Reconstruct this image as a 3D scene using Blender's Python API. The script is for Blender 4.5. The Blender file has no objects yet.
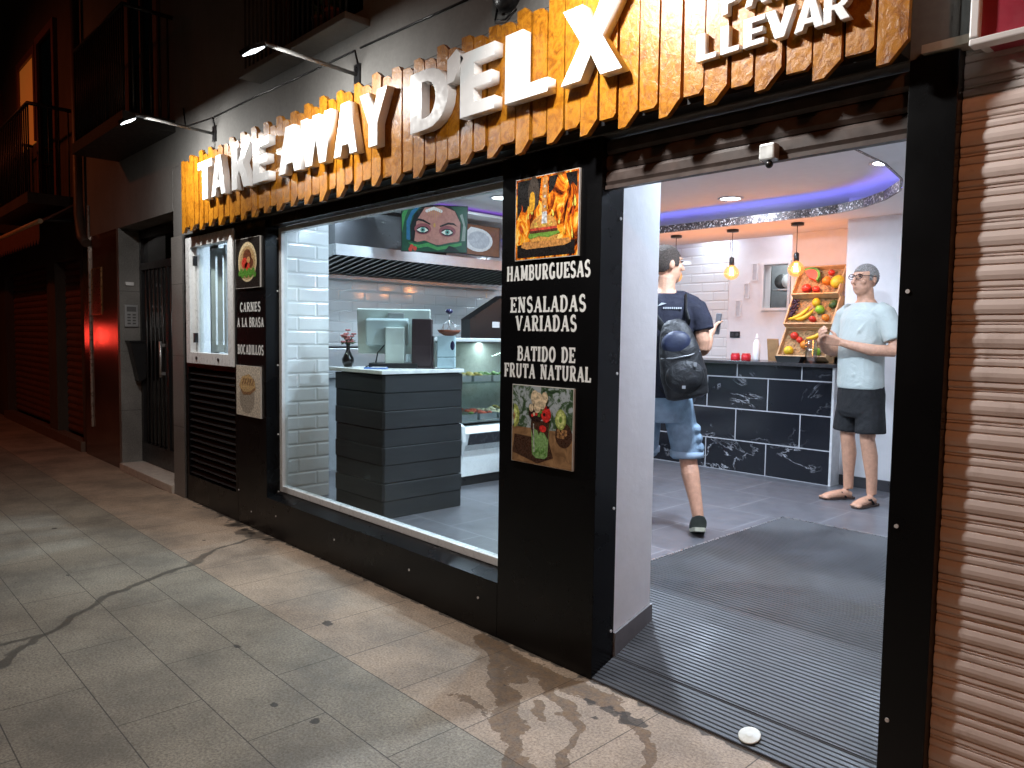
import bpy, bmesh, math, random
import numpy as np
from mathutils import Vector, Matrix
from math import pi, sin, cos, radians
random.seed(7)
S = bpy.context.scene
COL = S.collection

# ---------------------------------------------------------------- camera
RM = ((0.68778, 0.05634, -0.72373), (0.72576, -0.03290, 0.68716), (0.01491, -0.99787, -0.06352))
cam_d = bpy.data.cameras.new('camera')
cam = bpy.data.objects.new('camera', cam_d); COL.objects.link(cam)
m = Matrix.Identity(4)
for i in range(3):
    m[i][0], m[i][1], m[i][2] = RM[i][0], -RM[i][1], -RM[i][2]
m[0][3], m[1][3], m[2][3] = 0.0, -2.3745, 1.45
cam.matrix_world = m
cam_d.sensor_width = 36; cam_d.lens = 745 / 1024 * 36
cam_d.clip_start = 0.05; cam_d.clip_end = 600
S.camera = cam

# ---------------------------------------------------------------- world, lights, exposure
w = bpy.data.worlds.new('World'); S.world = w; w.use_nodes = True
nt = w.node_tree; nt.nodes.clear()
sky = nt.nodes.new('ShaderNodeTexSky'); sky.sky_type = 'NISHITA'; sky.sun_disc = False
sky.sun_elevation = radians(2); sky.sun_rotation = radians(200)
bg = nt.nodes.new('ShaderNodeBackground'); bg.inputs['Strength'].default_value = 0.0015
wo = nt.nodes.new('ShaderNodeOutputWorld')
nt.links.new(sky.outputs[0], bg.inputs[0]); nt.links.new(bg.outputs[0], wo.inputs[0])
S.view_settings.view_transform = 'Standard'; S.view_settings.look = 'None'
S.view_settings.exposure = 0; S.view_settings.gamma = 1
S.cycles.max_bounces = 8; S.cycles.diffuse_bounces = 4; S.cycles.glossy_bounces = 4
S.cycles.transparent_max_bounces = 16
S.cycles.caustics_reflective = False; S.cycles.caustics_refractive = False
S.cycles.sample_clamp_indirect = 4.0
try:
    S.cycles.use_denoising = True
except Exception:
    pass

def aim(o, d):
    o.rotation_euler = Vector(d).to_track_quat('-Z', 'Y').to_euler()

def lamp(name, kind, loc, power, color, size=0.1, d=None, size_y=None, parent=None, spot=None, blend=.4, shape=None):
    l = bpy.data.lights.new(name, kind); l.energy = power; l.color = color
    if kind == 'AREA':
        l.size = size
        if shape: l.shape = shape
        if size_y: l.shape = 'RECTANGLE'; l.size_y = size_y
    elif kind in ('POINT', 'SPOT'):
        l.shadow_soft_size = size
        if spot: l.spot_size = radians(spot); l.spot_blend = blend
    o = bpy.data.objects.new(name, l); COL.objects.link(o); o.location = loc
    if d: aim(o, d)
    if parent: o.parent = parent
    return o

# the street lighting that reaches the scene from outside the frame
lamp('street_lamp_light', 'SPOT', (2.6, -4.6, 5.2), 270, (1.0, .34, .12), .12, (-2.0, 3.6, -5.2), spot=118, blend=.8)
lamp('street_lamp_light', 'SPOT', (-11.5, -4.4, 5.6), 135, (1.0, .20, .06), .12, (0, 3.0, -4.0), spot=120, blend=.7)
lamp('red_signal_light', 'SPOT', (-28.6, -5.0, 1.27), 70, (1.0, .05, .03), .34, (20.2, 5.0, .1), spot=5.2, blend=.5)

# ---------------------------------------------------------------- materials
MATS = {}
def node_mat(name):
    mt = bpy.data.materials.new(name); mt.use_nodes = True
    nt = mt.node_tree
    return mt, nt, nt.nodes['Principled BSDF'], nt.nodes, nt.links

def N(nt, kind, **kw):
    n = nt.nodes.new(kind)
    for k, v in kw.items():
        if k in n.inputs: n.inputs[k].default_value = v
        else: setattr(n, k, v)
    return n

def mixc(nt, fac, a, b, mode='MIX'):
    n = nt.nodes.new('ShaderNodeMix'); n.data_type = 'RGBA'; n.blend_type = mode
    for sock, v in ((n.inputs[0], fac), (n.inputs[6], a), (n.inputs[7], b)):
        if hasattr(v, 'is_output'): nt.links.new(v, sock)
        elif isinstance(v, (int, float)): sock.default_value = v
        else: sock.default_value = (*v, 1) if len(v) == 3 else v
    return n.outputs[2]

def ramp(nt, fac, stops, interp='LINEAR'):
    n = nt.nodes.new('ShaderNodeValToRGB'); n.color_ramp.interpolation = interp
    e = n.color_ramp.elements
    while len(e) < len(stops): e.new(.5)
    for i, (p, c) in enumerate(stops):
        e[i].position = p
        e[i].color = (c, c, c, 1) if isinstance(c, (int, float)) else (*c, 1)
    nt.links.new(fac, n.inputs[0])
    return n.outputs[0]

def coords(nt, scale=(1, 1, 1), kind='Object', loc=(0, 0, 0), rot=(0, 0, 0)):
    tc = nt.nodes.new('ShaderNodeTexCoord'); mp = nt.nodes.new('ShaderNodeMapping')
    mp.inputs['Scale'].default_value = scale; mp.inputs['Location'].default_value = loc; mp.inputs['Rotation'].default_value = rot
    nt.links.new(tc.outputs[kind], mp.inputs[0])
    return mp.outputs[0]

def noise(nt, vec, scale, detail=4, rough=.55, dist=0):
    n = nt.nodes.new('ShaderNodeTexNoise')
    n.inputs['Scale'].default_value = scale; n.inputs['Detail'].default_value = detail
    n.inputs['Roughness'].default_value = rough; n.inputs['Distortion'].default_value = dist
    nt.links.new(vec, n.inputs['Vector'])
    return n.outputs['Fac']

def bump(nt, bs, h, strength=.3, dist=.01):
    b = nt.nodes.new('ShaderNodeBump'); b.inputs['Strength'].default_value = strength; b.inputs['Distance'].default_value = dist
    nt.links.new(h, b.inputs['Height']); nt.links.new(b.outputs[0], bs.inputs['Normal'])

def plain(name, c, rough=.5, metal=0, var=.12, scale=14, bmp=0, bscale=60, spec=.5, coat=0, wear=None):
    """painted / cloth / plastic surface with slight procedural variation"""
    if name in MATS: return MATS[name]
    mt, nt, bs, nd, ln = node_mat(name)
    v = coords(nt)
    f = noise(nt, v, scale, 5)
    lo = tuple(max(0, x * (1 - var)) for x in c); hi = tuple(min(1, x * (1 + var)) for x in c)
    col = ramp(nt, f, [(.3, lo), (.7, hi)])
    if wear:
        f2 = noise(nt, v, 7, 6, .65)
        col = mixc(nt, ramp(nt, f2, [(.58, 0.), (.68, .5)]), col, wear)
    ln.new(col, bs.inputs['Base Color'])
    r = noise(nt, v, scale * 2.3, 4)
    ln.new(ramp(nt, r, [(.3, max(0, rough - .08)), (.7, min(1, rough + .08))]), bs.inputs['Roughness'])
    bs.inputs['Metallic'].default_value = metal
    bs.inputs['Specular IOR Level'].default_value = spec
    bs.inputs['Coat Weight'].default_value = coat
    if bmp: bump(nt, bs, noise(nt, v, bscale, 5, .55, .8 if bmp > .6 else 0), bmp, .02 if bmp > .6 else .01)
    MATS[name] = mt
    return mt

def emit(name, c, s):
    if name in MATS: return MATS[name]
    mt, nt, bs, nd, ln = node_mat(name)
    if name.startswith('screen_'):
        f_ = ramp(nt, noise(nt, coords(nt), 26, 5, .6, .8), [(.3, tuple(x * .80 for x in c)), (.7, tuple(min(1, x * 1.2) for x in c))]); ln.new(f_, bs.inputs['Emission Color']); bs.inputs['Base Color'].default_value = (.02, .02, .02, 1); bs.inputs['Emission Strength'].default_value = s; bs.inputs['Roughness'].default_value = .2; MATS[name] = mt; return mt
    bs.inputs['Base Color'].default_value = (*c, 1)
    bs.inputs['Emission Color'].default_value = (*c, 1); bs.inputs['Emission Strength'].default_value = s
    MATS[name] = mt
    return mt

def glass(name, tint=(.96, .98, .97), rough=.0, extra=0.0):
    if name in MATS: return MATS[name]
    mt, nt, bs, nd, ln = node_mat(name)
    nd.remove(bs)
    tr = N(nt, 'ShaderNodeBsdfTransparent'); tr.inputs[0].default_value = (*tint, 1)
    gl = N(nt, 'ShaderNodeBsdfGlossy'); gl.inputs['Roughness'].default_value = rough
    lw = N(nt, 'ShaderNodeLayerWeight', Blend=.5)
    pw = N(nt, 'ShaderNodeMath', operation='POWER'); ln.new(lw.outputs['Facing'], pw.inputs[0]); pw.inputs[1].default_value = 4.0
    ad = N(nt, 'ShaderNodeMath', operation='MULTIPLY_ADD'); ln.new(pw.outputs[0], ad.inputs[0]); ad.inputs[1].default_value = .6; ad.inputs[2].default_value = .02 + extra
    mx = N(nt, 'ShaderNodeMixShader')
    ln.new(ad.outputs[0], mx.inputs[0]); ln.new(tr.outputs[0], mx.inputs[1]); ln.new(gl.outputs[0], mx.inputs[2])
    ln.new(mx.outputs[0], nd['Material Output'].inputs[0])
    MATS[name] = mt
    return mt

def swz(nt, axes, scale=1.0, kind='Object'):
    """object coordinates re-ordered so that a wall's own plane becomes the texture's x,y"""
    tc = nt.nodes.new('ShaderNodeTexCoord'); sp = nt.nodes.new('ShaderNodeSeparateXYZ'); cb = nt.nodes.new('ShaderNodeCombineXYZ')
    nt.links.new(tc.outputs[kind], sp.inputs[0])
    for k, a in enumerate(axes): nt.links.new(sp.outputs['XYZ'.index(a)], cb.inputs[k])
    return cb.outputs[0]

def brick(nt, vec, bw, rh, mortar=.004, off=.5, smooth=.1, c1=(1, 1, 1), c2=(.9, .9, .9), cm=(0, 0, 0)):
    b = nt.nodes.new('ShaderNodeTexBrick'); b.offset = off
    b.inputs['Scale'].default_value = 1.0; b.inputs['Brick Width'].default_value = bw; b.inputs['Row Height'].default_value = rh
    b.inputs['Mortar Size'].default_value = mortar; b.inputs['Mortar Smooth'].default_value = smooth
    b.inputs['Color1'].default_value = (*c1, 1); b.inputs['Color2'].default_value = (*c2, 1); b.inputs['Mortar'].default_value = (*cm, 1)
    nt.links.new(vec, b.inputs['Vector'])
    return b

def tile_mat(name, axes, bw=.30, rh=.105, c=(.80, .82, .82)):
    mt, nt, bs, nd, ln = node_mat(name)
    v = swz(nt, axes)
    b = brick(nt, v, bw, rh, .0035, .5, .1, c, tuple(x * .97 for x in c), (.68, .69, .69))
    ln.new(b.outputs['Color'], bs.inputs['Base Color'])
    b2 = brick(nt, v, bw, rh, .016, .5, 1.0)
    inv = N(nt, 'ShaderNodeMath', operation='SUBTRACT'); inv.inputs[0].default_value = 1; ln.new(b2.outputs['Fac'], inv.inputs[1])
    bump(nt, bs, inv.outputs[0], .65, .005)
    bs.inputs['Roughness'].default_value = .10
    return mt

def marble_mat():
    mt, nt, bs, nd, ln = node_mat('black_marble_tile')
    v = swz(nt, 'XZY')
    o = coords(nt)
    n1 = noise(nt, o, 1.6, 6, .6)
    mp = mixc(nt, .55, o, n1, 'ADD') if False else o
    n2 = noise(nt, coords(nt, (1, 1, 1.7), rot=(0, .7, 0)), 1.5, 9, .62, 1.6)
    band = N(nt, 'ShaderNodeMath', operation='SUBTRACT'); ln.new(n2, band.inputs[0]); band.inputs[1].default_value = .5
    ab = N(nt, 'ShaderNodeMath', operation='ABSOLUTE'); ln.new(band.outputs[0], ab.inputs[0])
    vein = ramp(nt, ab.outputs[0], [(0, 1.), (.012, 0.)])
    msk = ramp(nt, noise(nt, o, 2.6, 2), [(.48, 0.), (.66, 1.)])
    mu = N(nt, 'ShaderNodeMath', operation='MULTIPLY'); ln.new(vein, mu.inputs[0]); ln.new(msk, mu.inputs[1])
    col = mixc(nt, mu.outputs[0], (.012, .013, .017), (.55, .55, .58))
    b = brick(nt, v, .62, .295, .005, .5, .0)
    b.inputs['Vector'].links[0]
    col = mixc(nt, b.outputs['Fac'], col, (.42, .42, .44))
    ln.new(col, bs.inputs['Base Color']); bs.inputs['Roughness'].default_value = .16
    return mt

def floor_mat():
    mt, nt, bs, nd, ln = node_mat('grey_floor_tile')
    v = coords(nt)
    b = brick(nt, v, .62, .62, .006, .5, .0, (.125, .125, .138), (.115, .115, .127), (.24, .24, .255))
    f = noise(nt, v, 9, 6, .6)
    col = mixc(nt, .35, b.outputs['Color'], ramp(nt, f, [(.3, (.08, .08, .088)), (.7, (.155, .155, .17))]))
    ln.new(col, bs.inputs['Base Color'])
    ln.new(ramp(nt, noise(nt, v, 5, 5), [(.3, .28), (.7, .40)]), bs.inputs['Roughness'])
    return mt

def paving_mat():
    """grey granite flags with a pinkish band by the shops; stains come from a point attribute"""
    mt, nt, bs, nd, ln = node_mat('granite_paving')
    v = coords(nt)
    sp = N(nt, 'ShaderNodeSeparateXYZ'); ln.new(v, sp.inputs[0])
    # grey slabs, rows parallel to the shops
    vg = coords(nt, loc=(.83, .97, 0))
    bg_ = brick(nt, vg, .83, .31, .0022, .5, .0, (1, 1, 1), (.95, .95, .945), (0, 0, 0))
    vp = coords(nt, loc=(.382, .66, 0))
    bp = brick(nt, vp, .415, .69, .0022, 0., .0, (1, 1, 1), (.97, .97, .965), (0, 0, 0))
    speck = noise(nt, v, 95, 4, .75); blot = noise(nt, v, 2.1, 6, .62); fine = noise(nt, v, 26, 5, .65)
    grey = mixc(nt, ramp(nt, speck, [(.36, 0.), (.64, 1.)]), (.168, .143, .108), (.392, .347, .268))
    pink = mixc(nt, ramp(nt, speck, [(.36, 0.), (.64, 1.)]), (.245, .175, .122), (.53, .405, .295))
    isp = N(nt, 'ShaderNodeMath', operation='GREATER_THAN'); ln.new(sp.outputs[1], isp.inputs[0]); isp.inputs[1].default_value = -.66
    base = mixc(nt, isp.outputs[0], grey, pink)
    base = mixc(nt, .75, base, mixc(nt, isp.outputs[0], bg_.outputs['Color'], bp.outputs['Color']), 'MULTIPLY')
    base = mixc(nt, ramp(nt, blot, [(.36, .55), (.62, 0.)]), base, (.07, .062, .052))
    base = mixc(nt, ramp(nt, fine, [(.62, 0.), (.72, .28)]), base, (.06, .055, .048))
    # joints
    fj0 = N(nt, 'ShaderNodeMath', operation='MULTIPLY'); ln.new(bp.outputs['Fac'], fj0.inputs[0]); fj0.inputs[1].default_value = .55
    fj = mixc(nt, isp.outputs[0], bg_.outputs['Fac'], fj0.outputs[0])
    jn = noise(nt, v, 3.3, 4); jm = ramp(nt, jn, [(.42, .03), (.72, .62)])
    mj = N(nt, 'ShaderNodeMath', operation='MULTIPLY'); ln.new(fj, mj.inputs[0]); ln.new(jm, mj.inputs[1])
    base = mixc(nt, mj.outputs[0], base, (.03, .027, .024))
    # stains
    at = N(nt, 'ShaderNodeAttribute', attribute_name='stain'); sc = N(nt, 'ShaderNodeSeparateColor'); ln.new(at.outputs['Color'], sc.inputs[0])
    def masked(ch, lo, hi, amt):
        ad = N(nt, 'ShaderNodeMath', operation='ADD'); ln.new(sc.outputs[ch], ad.inputs[0])
        s2 = N(nt, 'ShaderNodeMath', operation='MULTIPLY'); ln.new(noise(nt, v, 34, 6, .7), s2.inputs[0]); s2.inputs[1].default_value = 1.15
        ln.new(s2.outputs[0], ad.inputs[1])
        return ramp(nt, ad.outputs[0], [(lo, 0.), (hi, amt)])
    wet = masked(0, .86, 1.12, .66); brown = masked(1, .98, 1.18, .70); grime = masked(2, .84, 1.12, .8)
    base = mixc(nt, wet, base, (.040, .036, .030))
    base = mixc(nt, brown, base, mixc(nt, ramp(nt, fine, [(.35, 0.), (.65, 1.)]), (.040, .019, .007), (.15, .078, .028)))
    base = mixc(nt, grime, base, (.016, .014, .012))
    ln.new(base, bs.inputs['Base Color'])
    rr = mixc(nt, wet, ramp(nt, fine, [(.3, .62), (.7, .86)]), (.34, .34, .34))
    ln.new(rr, bs.inputs['Roughness'])
    hb = mixc(nt, .5, speck, fine)
    hb = mixc(nt, mj.outputs[0], hb, (0, 0, 0))
    bump(nt, bs, hb, .35, .004)
    return mt

def render_mat(name, a, b, rough=.85, scale=1.3, bmp=.25):
    mt, nt, bs, nd, ln = node_mat(name)
    v = coords(nt, (1, 1, .55))
    f = noise(nt, v, scale, 8, .62); g = noise(nt, coords(nt), 40, 4, .6)
    ln.new(mixc(nt, .25, ramp(nt, f, [(.32, a), (.68, b)]), ramp(nt, g, [(.3, a), (.7, b)])), bs.inputs['Base Color'])
    bs.inputs['Roughness'].default_value = rough
    bump(nt, bs, mixc(nt, .5, f, g), bmp, .01)
    return mt

def granite_mat(name, a, b, axes='XZY', bw=.6, rh=.62, rough=.3, joint=.6):
    mt, nt, bs, nd, ln = node_mat(name)
    v = coords(nt)
    f = noise(nt, v, 90, 4, .7); g = noise(nt, v, 2.5, 6, .6)
    col = mixc(nt, .45, ramp(nt, f, [(.35, a), (.65, b)]), ramp(nt, g, [(.35, a), (.65, b)]))
    br = brick(nt, swz(nt, axes), bw, rh, .003, 0, 0)
    mj = N(nt, 'ShaderNodeMath', operation='MULTIPLY'); ln.new(br.outputs['Fac'], mj.inputs[0]); mj.inputs[1].default_value = joint
    ln.new(mixc(nt, mj.outputs[0], col, (.01, .01, .01)), bs.inputs['Base Color'])
    ln.new(ramp(nt, g, [(.3, rough * .7), (.7, rough * 1.4)]), bs.inputs['Roughness'])
    return mt

def varnish_mat():
    mt, nt, bs, nd, ln = node_mat('amber_varnished_wood')
    v = coords(nt, (1, 1, .8))
    n1 = noise(nt, v, 22, 7, .68, 1.2); n2 = noise(nt, v, 48, 5, .7, .6)
    pl = noise(nt, coords(nt, (10.7, 0, 0)), 1.0, 0)
    col = ramp(nt, n1, [(.28, (.10, .028, .002)), (.42, (.27, .092, .005)), (.52, (.42, .165, .010)), (.62, (.46, .19, .014)), (.78, (.24, .075, .004))])
    col = mixc(nt, ramp(nt, n2, [(.52, 0.), (.66, .75)]), col, (.17, .05, .006))
    col = mixc(nt, .22, col, ramp(nt, pl, [(.3, (.24, .08, .007)), (.7, (.39, .16, .014))]))
    ln.new(col, bs.inputs['Base Color']); bs.inputs['Roughness'].default_value = .30
    bs.inputs['Coat Weight'].default_value = .10; bs.inputs['Coat Roughness'].default_value = .34; bs.inputs['Specular IOR Level'].default_value = .3
    bump(nt, bs, mixc(nt, .5, n1, n2), .8, .006)
    return mt

def black_panel_mat():
    mt, nt, bs, nd, ln = node_mat('black_composite_panel')
    v = coords(nt)
    bs.inputs['Base Color'].default_value = (.0035, .0035, .004, 1)
    ln.new(ramp(nt, noise(nt, v, 3, 6), [(.3, .22), (.7, .36)]), bs.inputs['Roughness'])
    bs.inputs['Specular IOR Level'].default_value = .22
    return mt

def glitter_mat():
    mt, nt, bs, nd, ln = node_mat('glitter_mosaic')
    v = coords(nt)
    vo = N(nt, 'ShaderNodeTexVoronoi'); vo.inputs['Scale'].default_value = 95; ln.new(v, vo.inputs['Vector'])
    sc = N(nt, 'ShaderNodeSeparateColor'); ln.new(vo.outputs['Color'], sc.inputs[0])
    ln.new(ramp(nt, sc.outputs[0], [(.0, (.015, .013, .015)), (.5, (.05, .036, .034)), (.82, (.16, .11, .10)), (.97, (.6, .55, .55))]), bs.inputs['Base Color'])
    bs.inputs['Metallic'].default_value = .3; bs.inputs['Roughness'].default_value = .42
    return mt

def rubber_mat():
    mt, nt, bs, nd, ln = node_mat('ribbed_rubber')
    v = coords(nt)
    f = noise(nt, v, 3.2, 6, .65); g = noise(nt, v, 60, 4, .7)
    col = ramp(nt, f, [(.3, (.022, .023, .025)), (.7, (.062, .063, .069))])
    col = mixc(nt, ramp(nt, g, [(.66, 0.), (.74, .5)]), col, (.10, .097, .092))
    ln.new(col, bs.inputs['Base Color'])
    ln.new(ramp(nt, f, [(.3, .36), (.7, .6)]), bs.inputs['Roughness'])
    return mt

def plank_black_mat():
    mt, nt, bs, nd, ln = node_mat('charcoal_stained_board')
    v = coords(nt, (1, 1, 9))
    f = noise(nt, v, 5, 7, .7); g = noise(nt, coords(nt), 2.2, 4)
    ln.new(mixc(nt, .4, ramp(nt, f, [(.3, (.007, .0075, .008)), (.72, (.026, .029, .031))]), ramp(nt, g, [(.3, (.009, .010, .010)), (.7, (.023, .025, .027))])), bs.inputs['Base Color'])
    bs.inputs['Roughness'].default_value = .6
    bump(nt, bs, f, .35, .004)
    return mt

def flame_mat():
    mt, nt, bs, nd, ln = node_mat('flame_print')
    v = coords(nt, (1, 1, .55))
    f = noise(nt, v, 13, 8, .66, 2.2)
    sp = N(nt, 'ShaderNodeSeparateXYZ'); ln.new(coords(nt), sp.inputs[0])
    col = ramp(nt, f, [(.34, (.005, .003, .003)), (.42, (.20, .03, .004)), (.49, (.80, .17, .01)), (.56, (.98, .45, .03)), (.66, (1, .85, .3))])
    ln.new(col, bs.inputs['Base Color']); bs.inputs['Roughness'].default_value = .25
    return mt

def leaf_print_mat(name, stops, sc=22):
    mt, nt, bs, nd, ln = node_mat(name)
    f = noise(nt, coords(nt), sc, 6, .65, 1.0)
    ln.new(ramp(nt, f, stops), bs.inputs['Base Color']); bs.inputs['Roughness'].default_value = .3
    return mt

M = {}
M['paving'] = paving_mat()
M['asphalt'] = plain('dark_asphalt', (.05, .05, .052), .85, bmp=.3, var=.25)
M['floor'] = floor_mat()
M['render'] = render_mat('grey_render', (.10, .098, .092), (.20, .196, .186))
M['dark_render'] = render_mat('brown_render', (.045, .03, .022), (.11, .075, .055))
M['granite'] = granite_mat('grey_granite', (.10, .097, .092), (.26, .25, .235), rough=.4)
M['granite_y'] = granite_mat('grey_granite_reveal', (.10, .097, .092), (.26, .25, .235), 'YZX', rough=.4)
M['redgranite'] = granite_mat('polished_brown_granite', (.05, .018, .012), (.13, .055, .038), rough=.13, bw=.62, rh=.7)
M['wood'] = varnish_mat()
M['black'] = black_panel_mat()
M['blackmetal'] = plain('black_metal', (.012, .012, .013), .35, spec=.5)
M['darkmetal'] = plain('dark_iron', (.02, .018, .016), .5)
M['white'] = plain('white_paint', (.80, .80, .80), .45, var=.03)
M['whitewall'] = plain('white_plaster', (.78, .78, .79), .7, var=.03, bmp=.08, bscale=30)
M['ceiling'] = plain('white_ceiling_plaster', (.80, .79, .79), .8, var=.02)
M['alu'] = plain('white_aluminium', (.72, .74, .74), .3, var=.04)
M['letterface'] = plain('white_acrylic', (.88, .89, .89), .22, var=.02)
M['steel'] = plain('brushed_steel', (.50, .51, .52), .42, metal=.9, var=.06)
M['galv'] = plain('galvanised_steel', (.55, .55, .54), .4, metal=.6, var=.15)
M['tile_y'] = tile_mat('white_metro_tile', 'XZY')
M['tile_x'] = tile_mat('white_metro_tile_side', 'YZX')
M['marble'] = marble_mat()
M['stone'] = plain('dark_stone_top', (.035, .033, .035), .2, var=.3, scale=40)
M['glitter'] = glitter_mat()
M['rubber'] = rubber_mat()
M['board'] = plank_black_mat()
M['glass'] = glass('clear_glass', (.88, .93, .925))
M['dkglass'] = glass('smoked_glass', (.12, .12, .12), .01, .03)
M['shutter'] = plain('salmon_shutter_paint', (.74, .645, .60), .55, var=.10, scale=5, wear=(.46, .36, .31))
M['brownshutter'] = plain('brown_shutter_paint', (.17, .065, .04), .45, var=.15, scale=6)
M['lintel'] = plain('dark_brown_paint', (.062, .044, .038), .45, var=.35)
M['marblesill'] = plain('pale_marble', (.55, .50, .44), .35, var=.15)
M['skin'] = plain('skin', (.55, .295, .19), .5, var=.14, scale=34, bmp=.3, bscale=90)
M['bulb'] = emit('warm_filament', (1.0, .52, .16), 60)
M['bulbglass'] = glass('amber_glass', (1.0, .78, .5), .02, .04)
_n = M['bulbglass'].node_tree; _e = _n.nodes.new('ShaderNodeEmission'); _e.inputs[0].default_value = (1, .42, .13, 1); _e.inputs[1].default_value = .38
_a = _n.nodes.new('ShaderNodeAddShader'); _o = _n.nodes['Material Output']; _n.links.new(_o.inputs[0].links[0].from_socket, _a.inputs[0]); _n.links.new(_e.outputs[0], _a.inputs[1]); _n.links.new(_a.outputs[0], _o.inputs[0])
M['strip'] = emit('violet_led', (.20, .19, 1.0), 12)
M['strip_pink'] = emit('pink_led', (.4, .15, 1.0), 2.2)
M['downlight'] = emit('cool_white_diffuser', (.92, .95, 1.0), 14)

# ---------------------------------------------------------------- mesh builder
class MB:
    def __init__(s): s.v = []; s.f = []; s.mi = []; s.sm = []
    def add(s, vs, fs, mi=0, smooth=False):
        o = len(s.v); s.v += [tuple(p) for p in vs]
        for f in fs: s.f.append([i + o for i in f]); s.mi.append(mi); s.sm.append(smooth)
        return s
    def box(s, x0, x1, y0, y1, z0, z1, mi=0):
        vs = [(x, y, z) for z in (z0, z1) for y in (y0, y1) for x in (x0, x1)]
        return s.add(vs, [(0, 2, 3, 1), (4, 5, 7, 6), (0, 1, 5, 4), (2, 6, 7, 3), (0, 4, 6, 2), (1, 3, 7, 5)], mi)
    def obox(s, c, ax, hx, hy, hz, mi=0):
        """oriented box, ax = three unit axes"""
        c = Vector(c); a = [Vector(q) for q in ax]
        vs = [c + a[0] * (hx * i) + a[1] * (hy * j) + a[2] * (hz * k) for k in (-1, 1) for j in (-1, 1) for i in (-1, 1)]
        return s.add(vs, [(0, 2, 3, 1), (4, 5, 7, 6), (0, 1, 5, 4), (2, 6, 7, 3), (0, 4, 6, 2), (1, 3, 7, 5)], mi)
    def prism(s, poly, axis, a, b, mi=0):
        """poly in the plane normal to axis ('y': (x,z), 'z': (x,y), 'x': (y,z)) pushed from a to b"""
        def P(p, t): return {'y': (p[0], t, p[1]), 'z': (p[0], p[1], t), 'x': (t, p[0], p[1])}[axis]
        n = len(poly)
        vs = [P(p, a) for p in poly] + [P(p, b) for p in poly]
        fs = [tuple(range(n))[::-1], tuple(range(n, 2 * n))] + [(i, (i + 1) % n, n + (i + 1) % n, n + i) for i in range(n)]
        return s.add(vs, fs, mi)
    def tube(s, pts, r, seg=10, mi=0, cap=True, ell=None, ref=(0, 0, 1)):
        """tube through points; r one radius or one per point, ell: second radius ratio per point"""
        P = [Vector(p) for p in pts]; n = len(P)
        R = [r] * n if isinstance(r, (int, float)) else list(r)
        E = [1.] * n if ell is None else ([ell] * n if isinstance(ell, (int, float)) else list(ell))
        vs = []; prev = None
        for i in range(n):
            t = (P[min(i + 1, n - 1)] - P[max(i - 1, 0)]).normalized()
            if prev is None:
                u = Vector(ref) - t * Vector(ref).dot(t)
                if u.length < 1e-3: u = Vector((1, 0, 0)) - t * t.x
                if u.length < 1e-3: u = Vector((0, 1, 0))
            else: u = prev - t * prev.dot(t)
            u.normalize(); prev = u; q = t.cross(u)
            for k in range(seg):
                a = 2 * pi * k / seg
                vs.append(P[i] + u * (R[i] * cos(a)) + q * (R[i] * E[i] * sin(a)))
        fs = [(i * seg + k, i * seg + (k + 1) % seg, (i + 1) * seg + (k + 1) % seg, (i + 1) * seg + k) for i in range(n - 1) for k in range(seg)]
        s.add(vs, fs, mi, True)
        if cap:
            o = len(s.v) - len(vs)
            s.f.append([o + k for k in range(seg)][::-1]); s.mi.append(mi); s.sm.append(False)
            s.f.append([o + (n - 1) * seg + k for k in range(seg)]); s.mi.append(mi); s.sm.append(False)
        return s
    def lathe(s, prof, c=(0, 0, 0), seg=20, mi=0, sx=1, sy=1, cap=True):
        n = len(prof); vs = []
        for (r, z) in prof:
            for k in range(seg):
                a = 2 * pi * k / seg; vs.append((c[0] + r * cos(a) * sx, c[1] + r * sin(a) * sy, c[2] + z))
        fs = [(i * seg + k, i * seg + (k + 1) % seg, (i + 1) * seg + (k + 1) % seg, (i + 1) * seg + k) for i in range(n - 1) for k in range(seg)]
        s.add(vs, fs, mi, True); o = len(s.v) - len(vs)
        if not cap: return s
        s.f.append([o + k for k in range(seg)][::-1]); s.mi.append(mi); s.sm.append(False)
        s.f.append([o + (n - 1) * seg + k for k in range(seg)]); s.mi.append(mi); s.sm.append(False)
        return s
    def ball(s, c, rx, ry=None, rz=None, seg=16, rings=10, mi=0, rot=None):
        ry = ry or rx; rz = rz or rx; c = Vector(c); vs = []
        for i in range(rings + 1):
            th = pi * (i + .0) / rings; th = min(max(th, .02), pi - .02)
            for k in range(seg):
                a = 2 * pi * k / seg
                p = Vector((rx * sin(th) * cos(a), ry * sin(th) * sin(a), rz * cos(th)))
                if rot is not None: p = rot @ p
                vs.append(c + p)
        fs = [(i * seg + k, (i + 1) * seg + k, (i + 1) * seg + (k + 1) % seg, i * seg + (k + 1) % seg) for i in range(rings) for k in range(seg)]
        fs += [tuple(range(seg)), tuple(range(rings * seg, (rings + 1) * seg))[::-1]]
        return s.add(vs, fs, mi, True)
    def mesh(s, name, mats, off=(0, 0, 0), xf=None):
        me = bpy.data.meshes.new(name)
        vs = [(p[0] - off[0], p[1] - off[1], p[2] - off[2]) for p in s.v]
        if xf is not None: vs = [tuple(xf @ Vector(p)) for p in vs]
        me.from_pydata(vs, [], s.f)
        for mm in (mats if isinstance(mats, (list, tuple)) else [mats]): me.materials.append(mm)
        me.polygons.foreach_set('material_index', s.mi); me.polygons.foreach_set('use_smooth', s.sm)
        bm = bmesh.new(); bm.from_mesh(me); bmesh.ops.recalc_face_normals(bm, faces=bm.faces); bm.to_mesh(me); bm.free()
        me.update()
        return me
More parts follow.
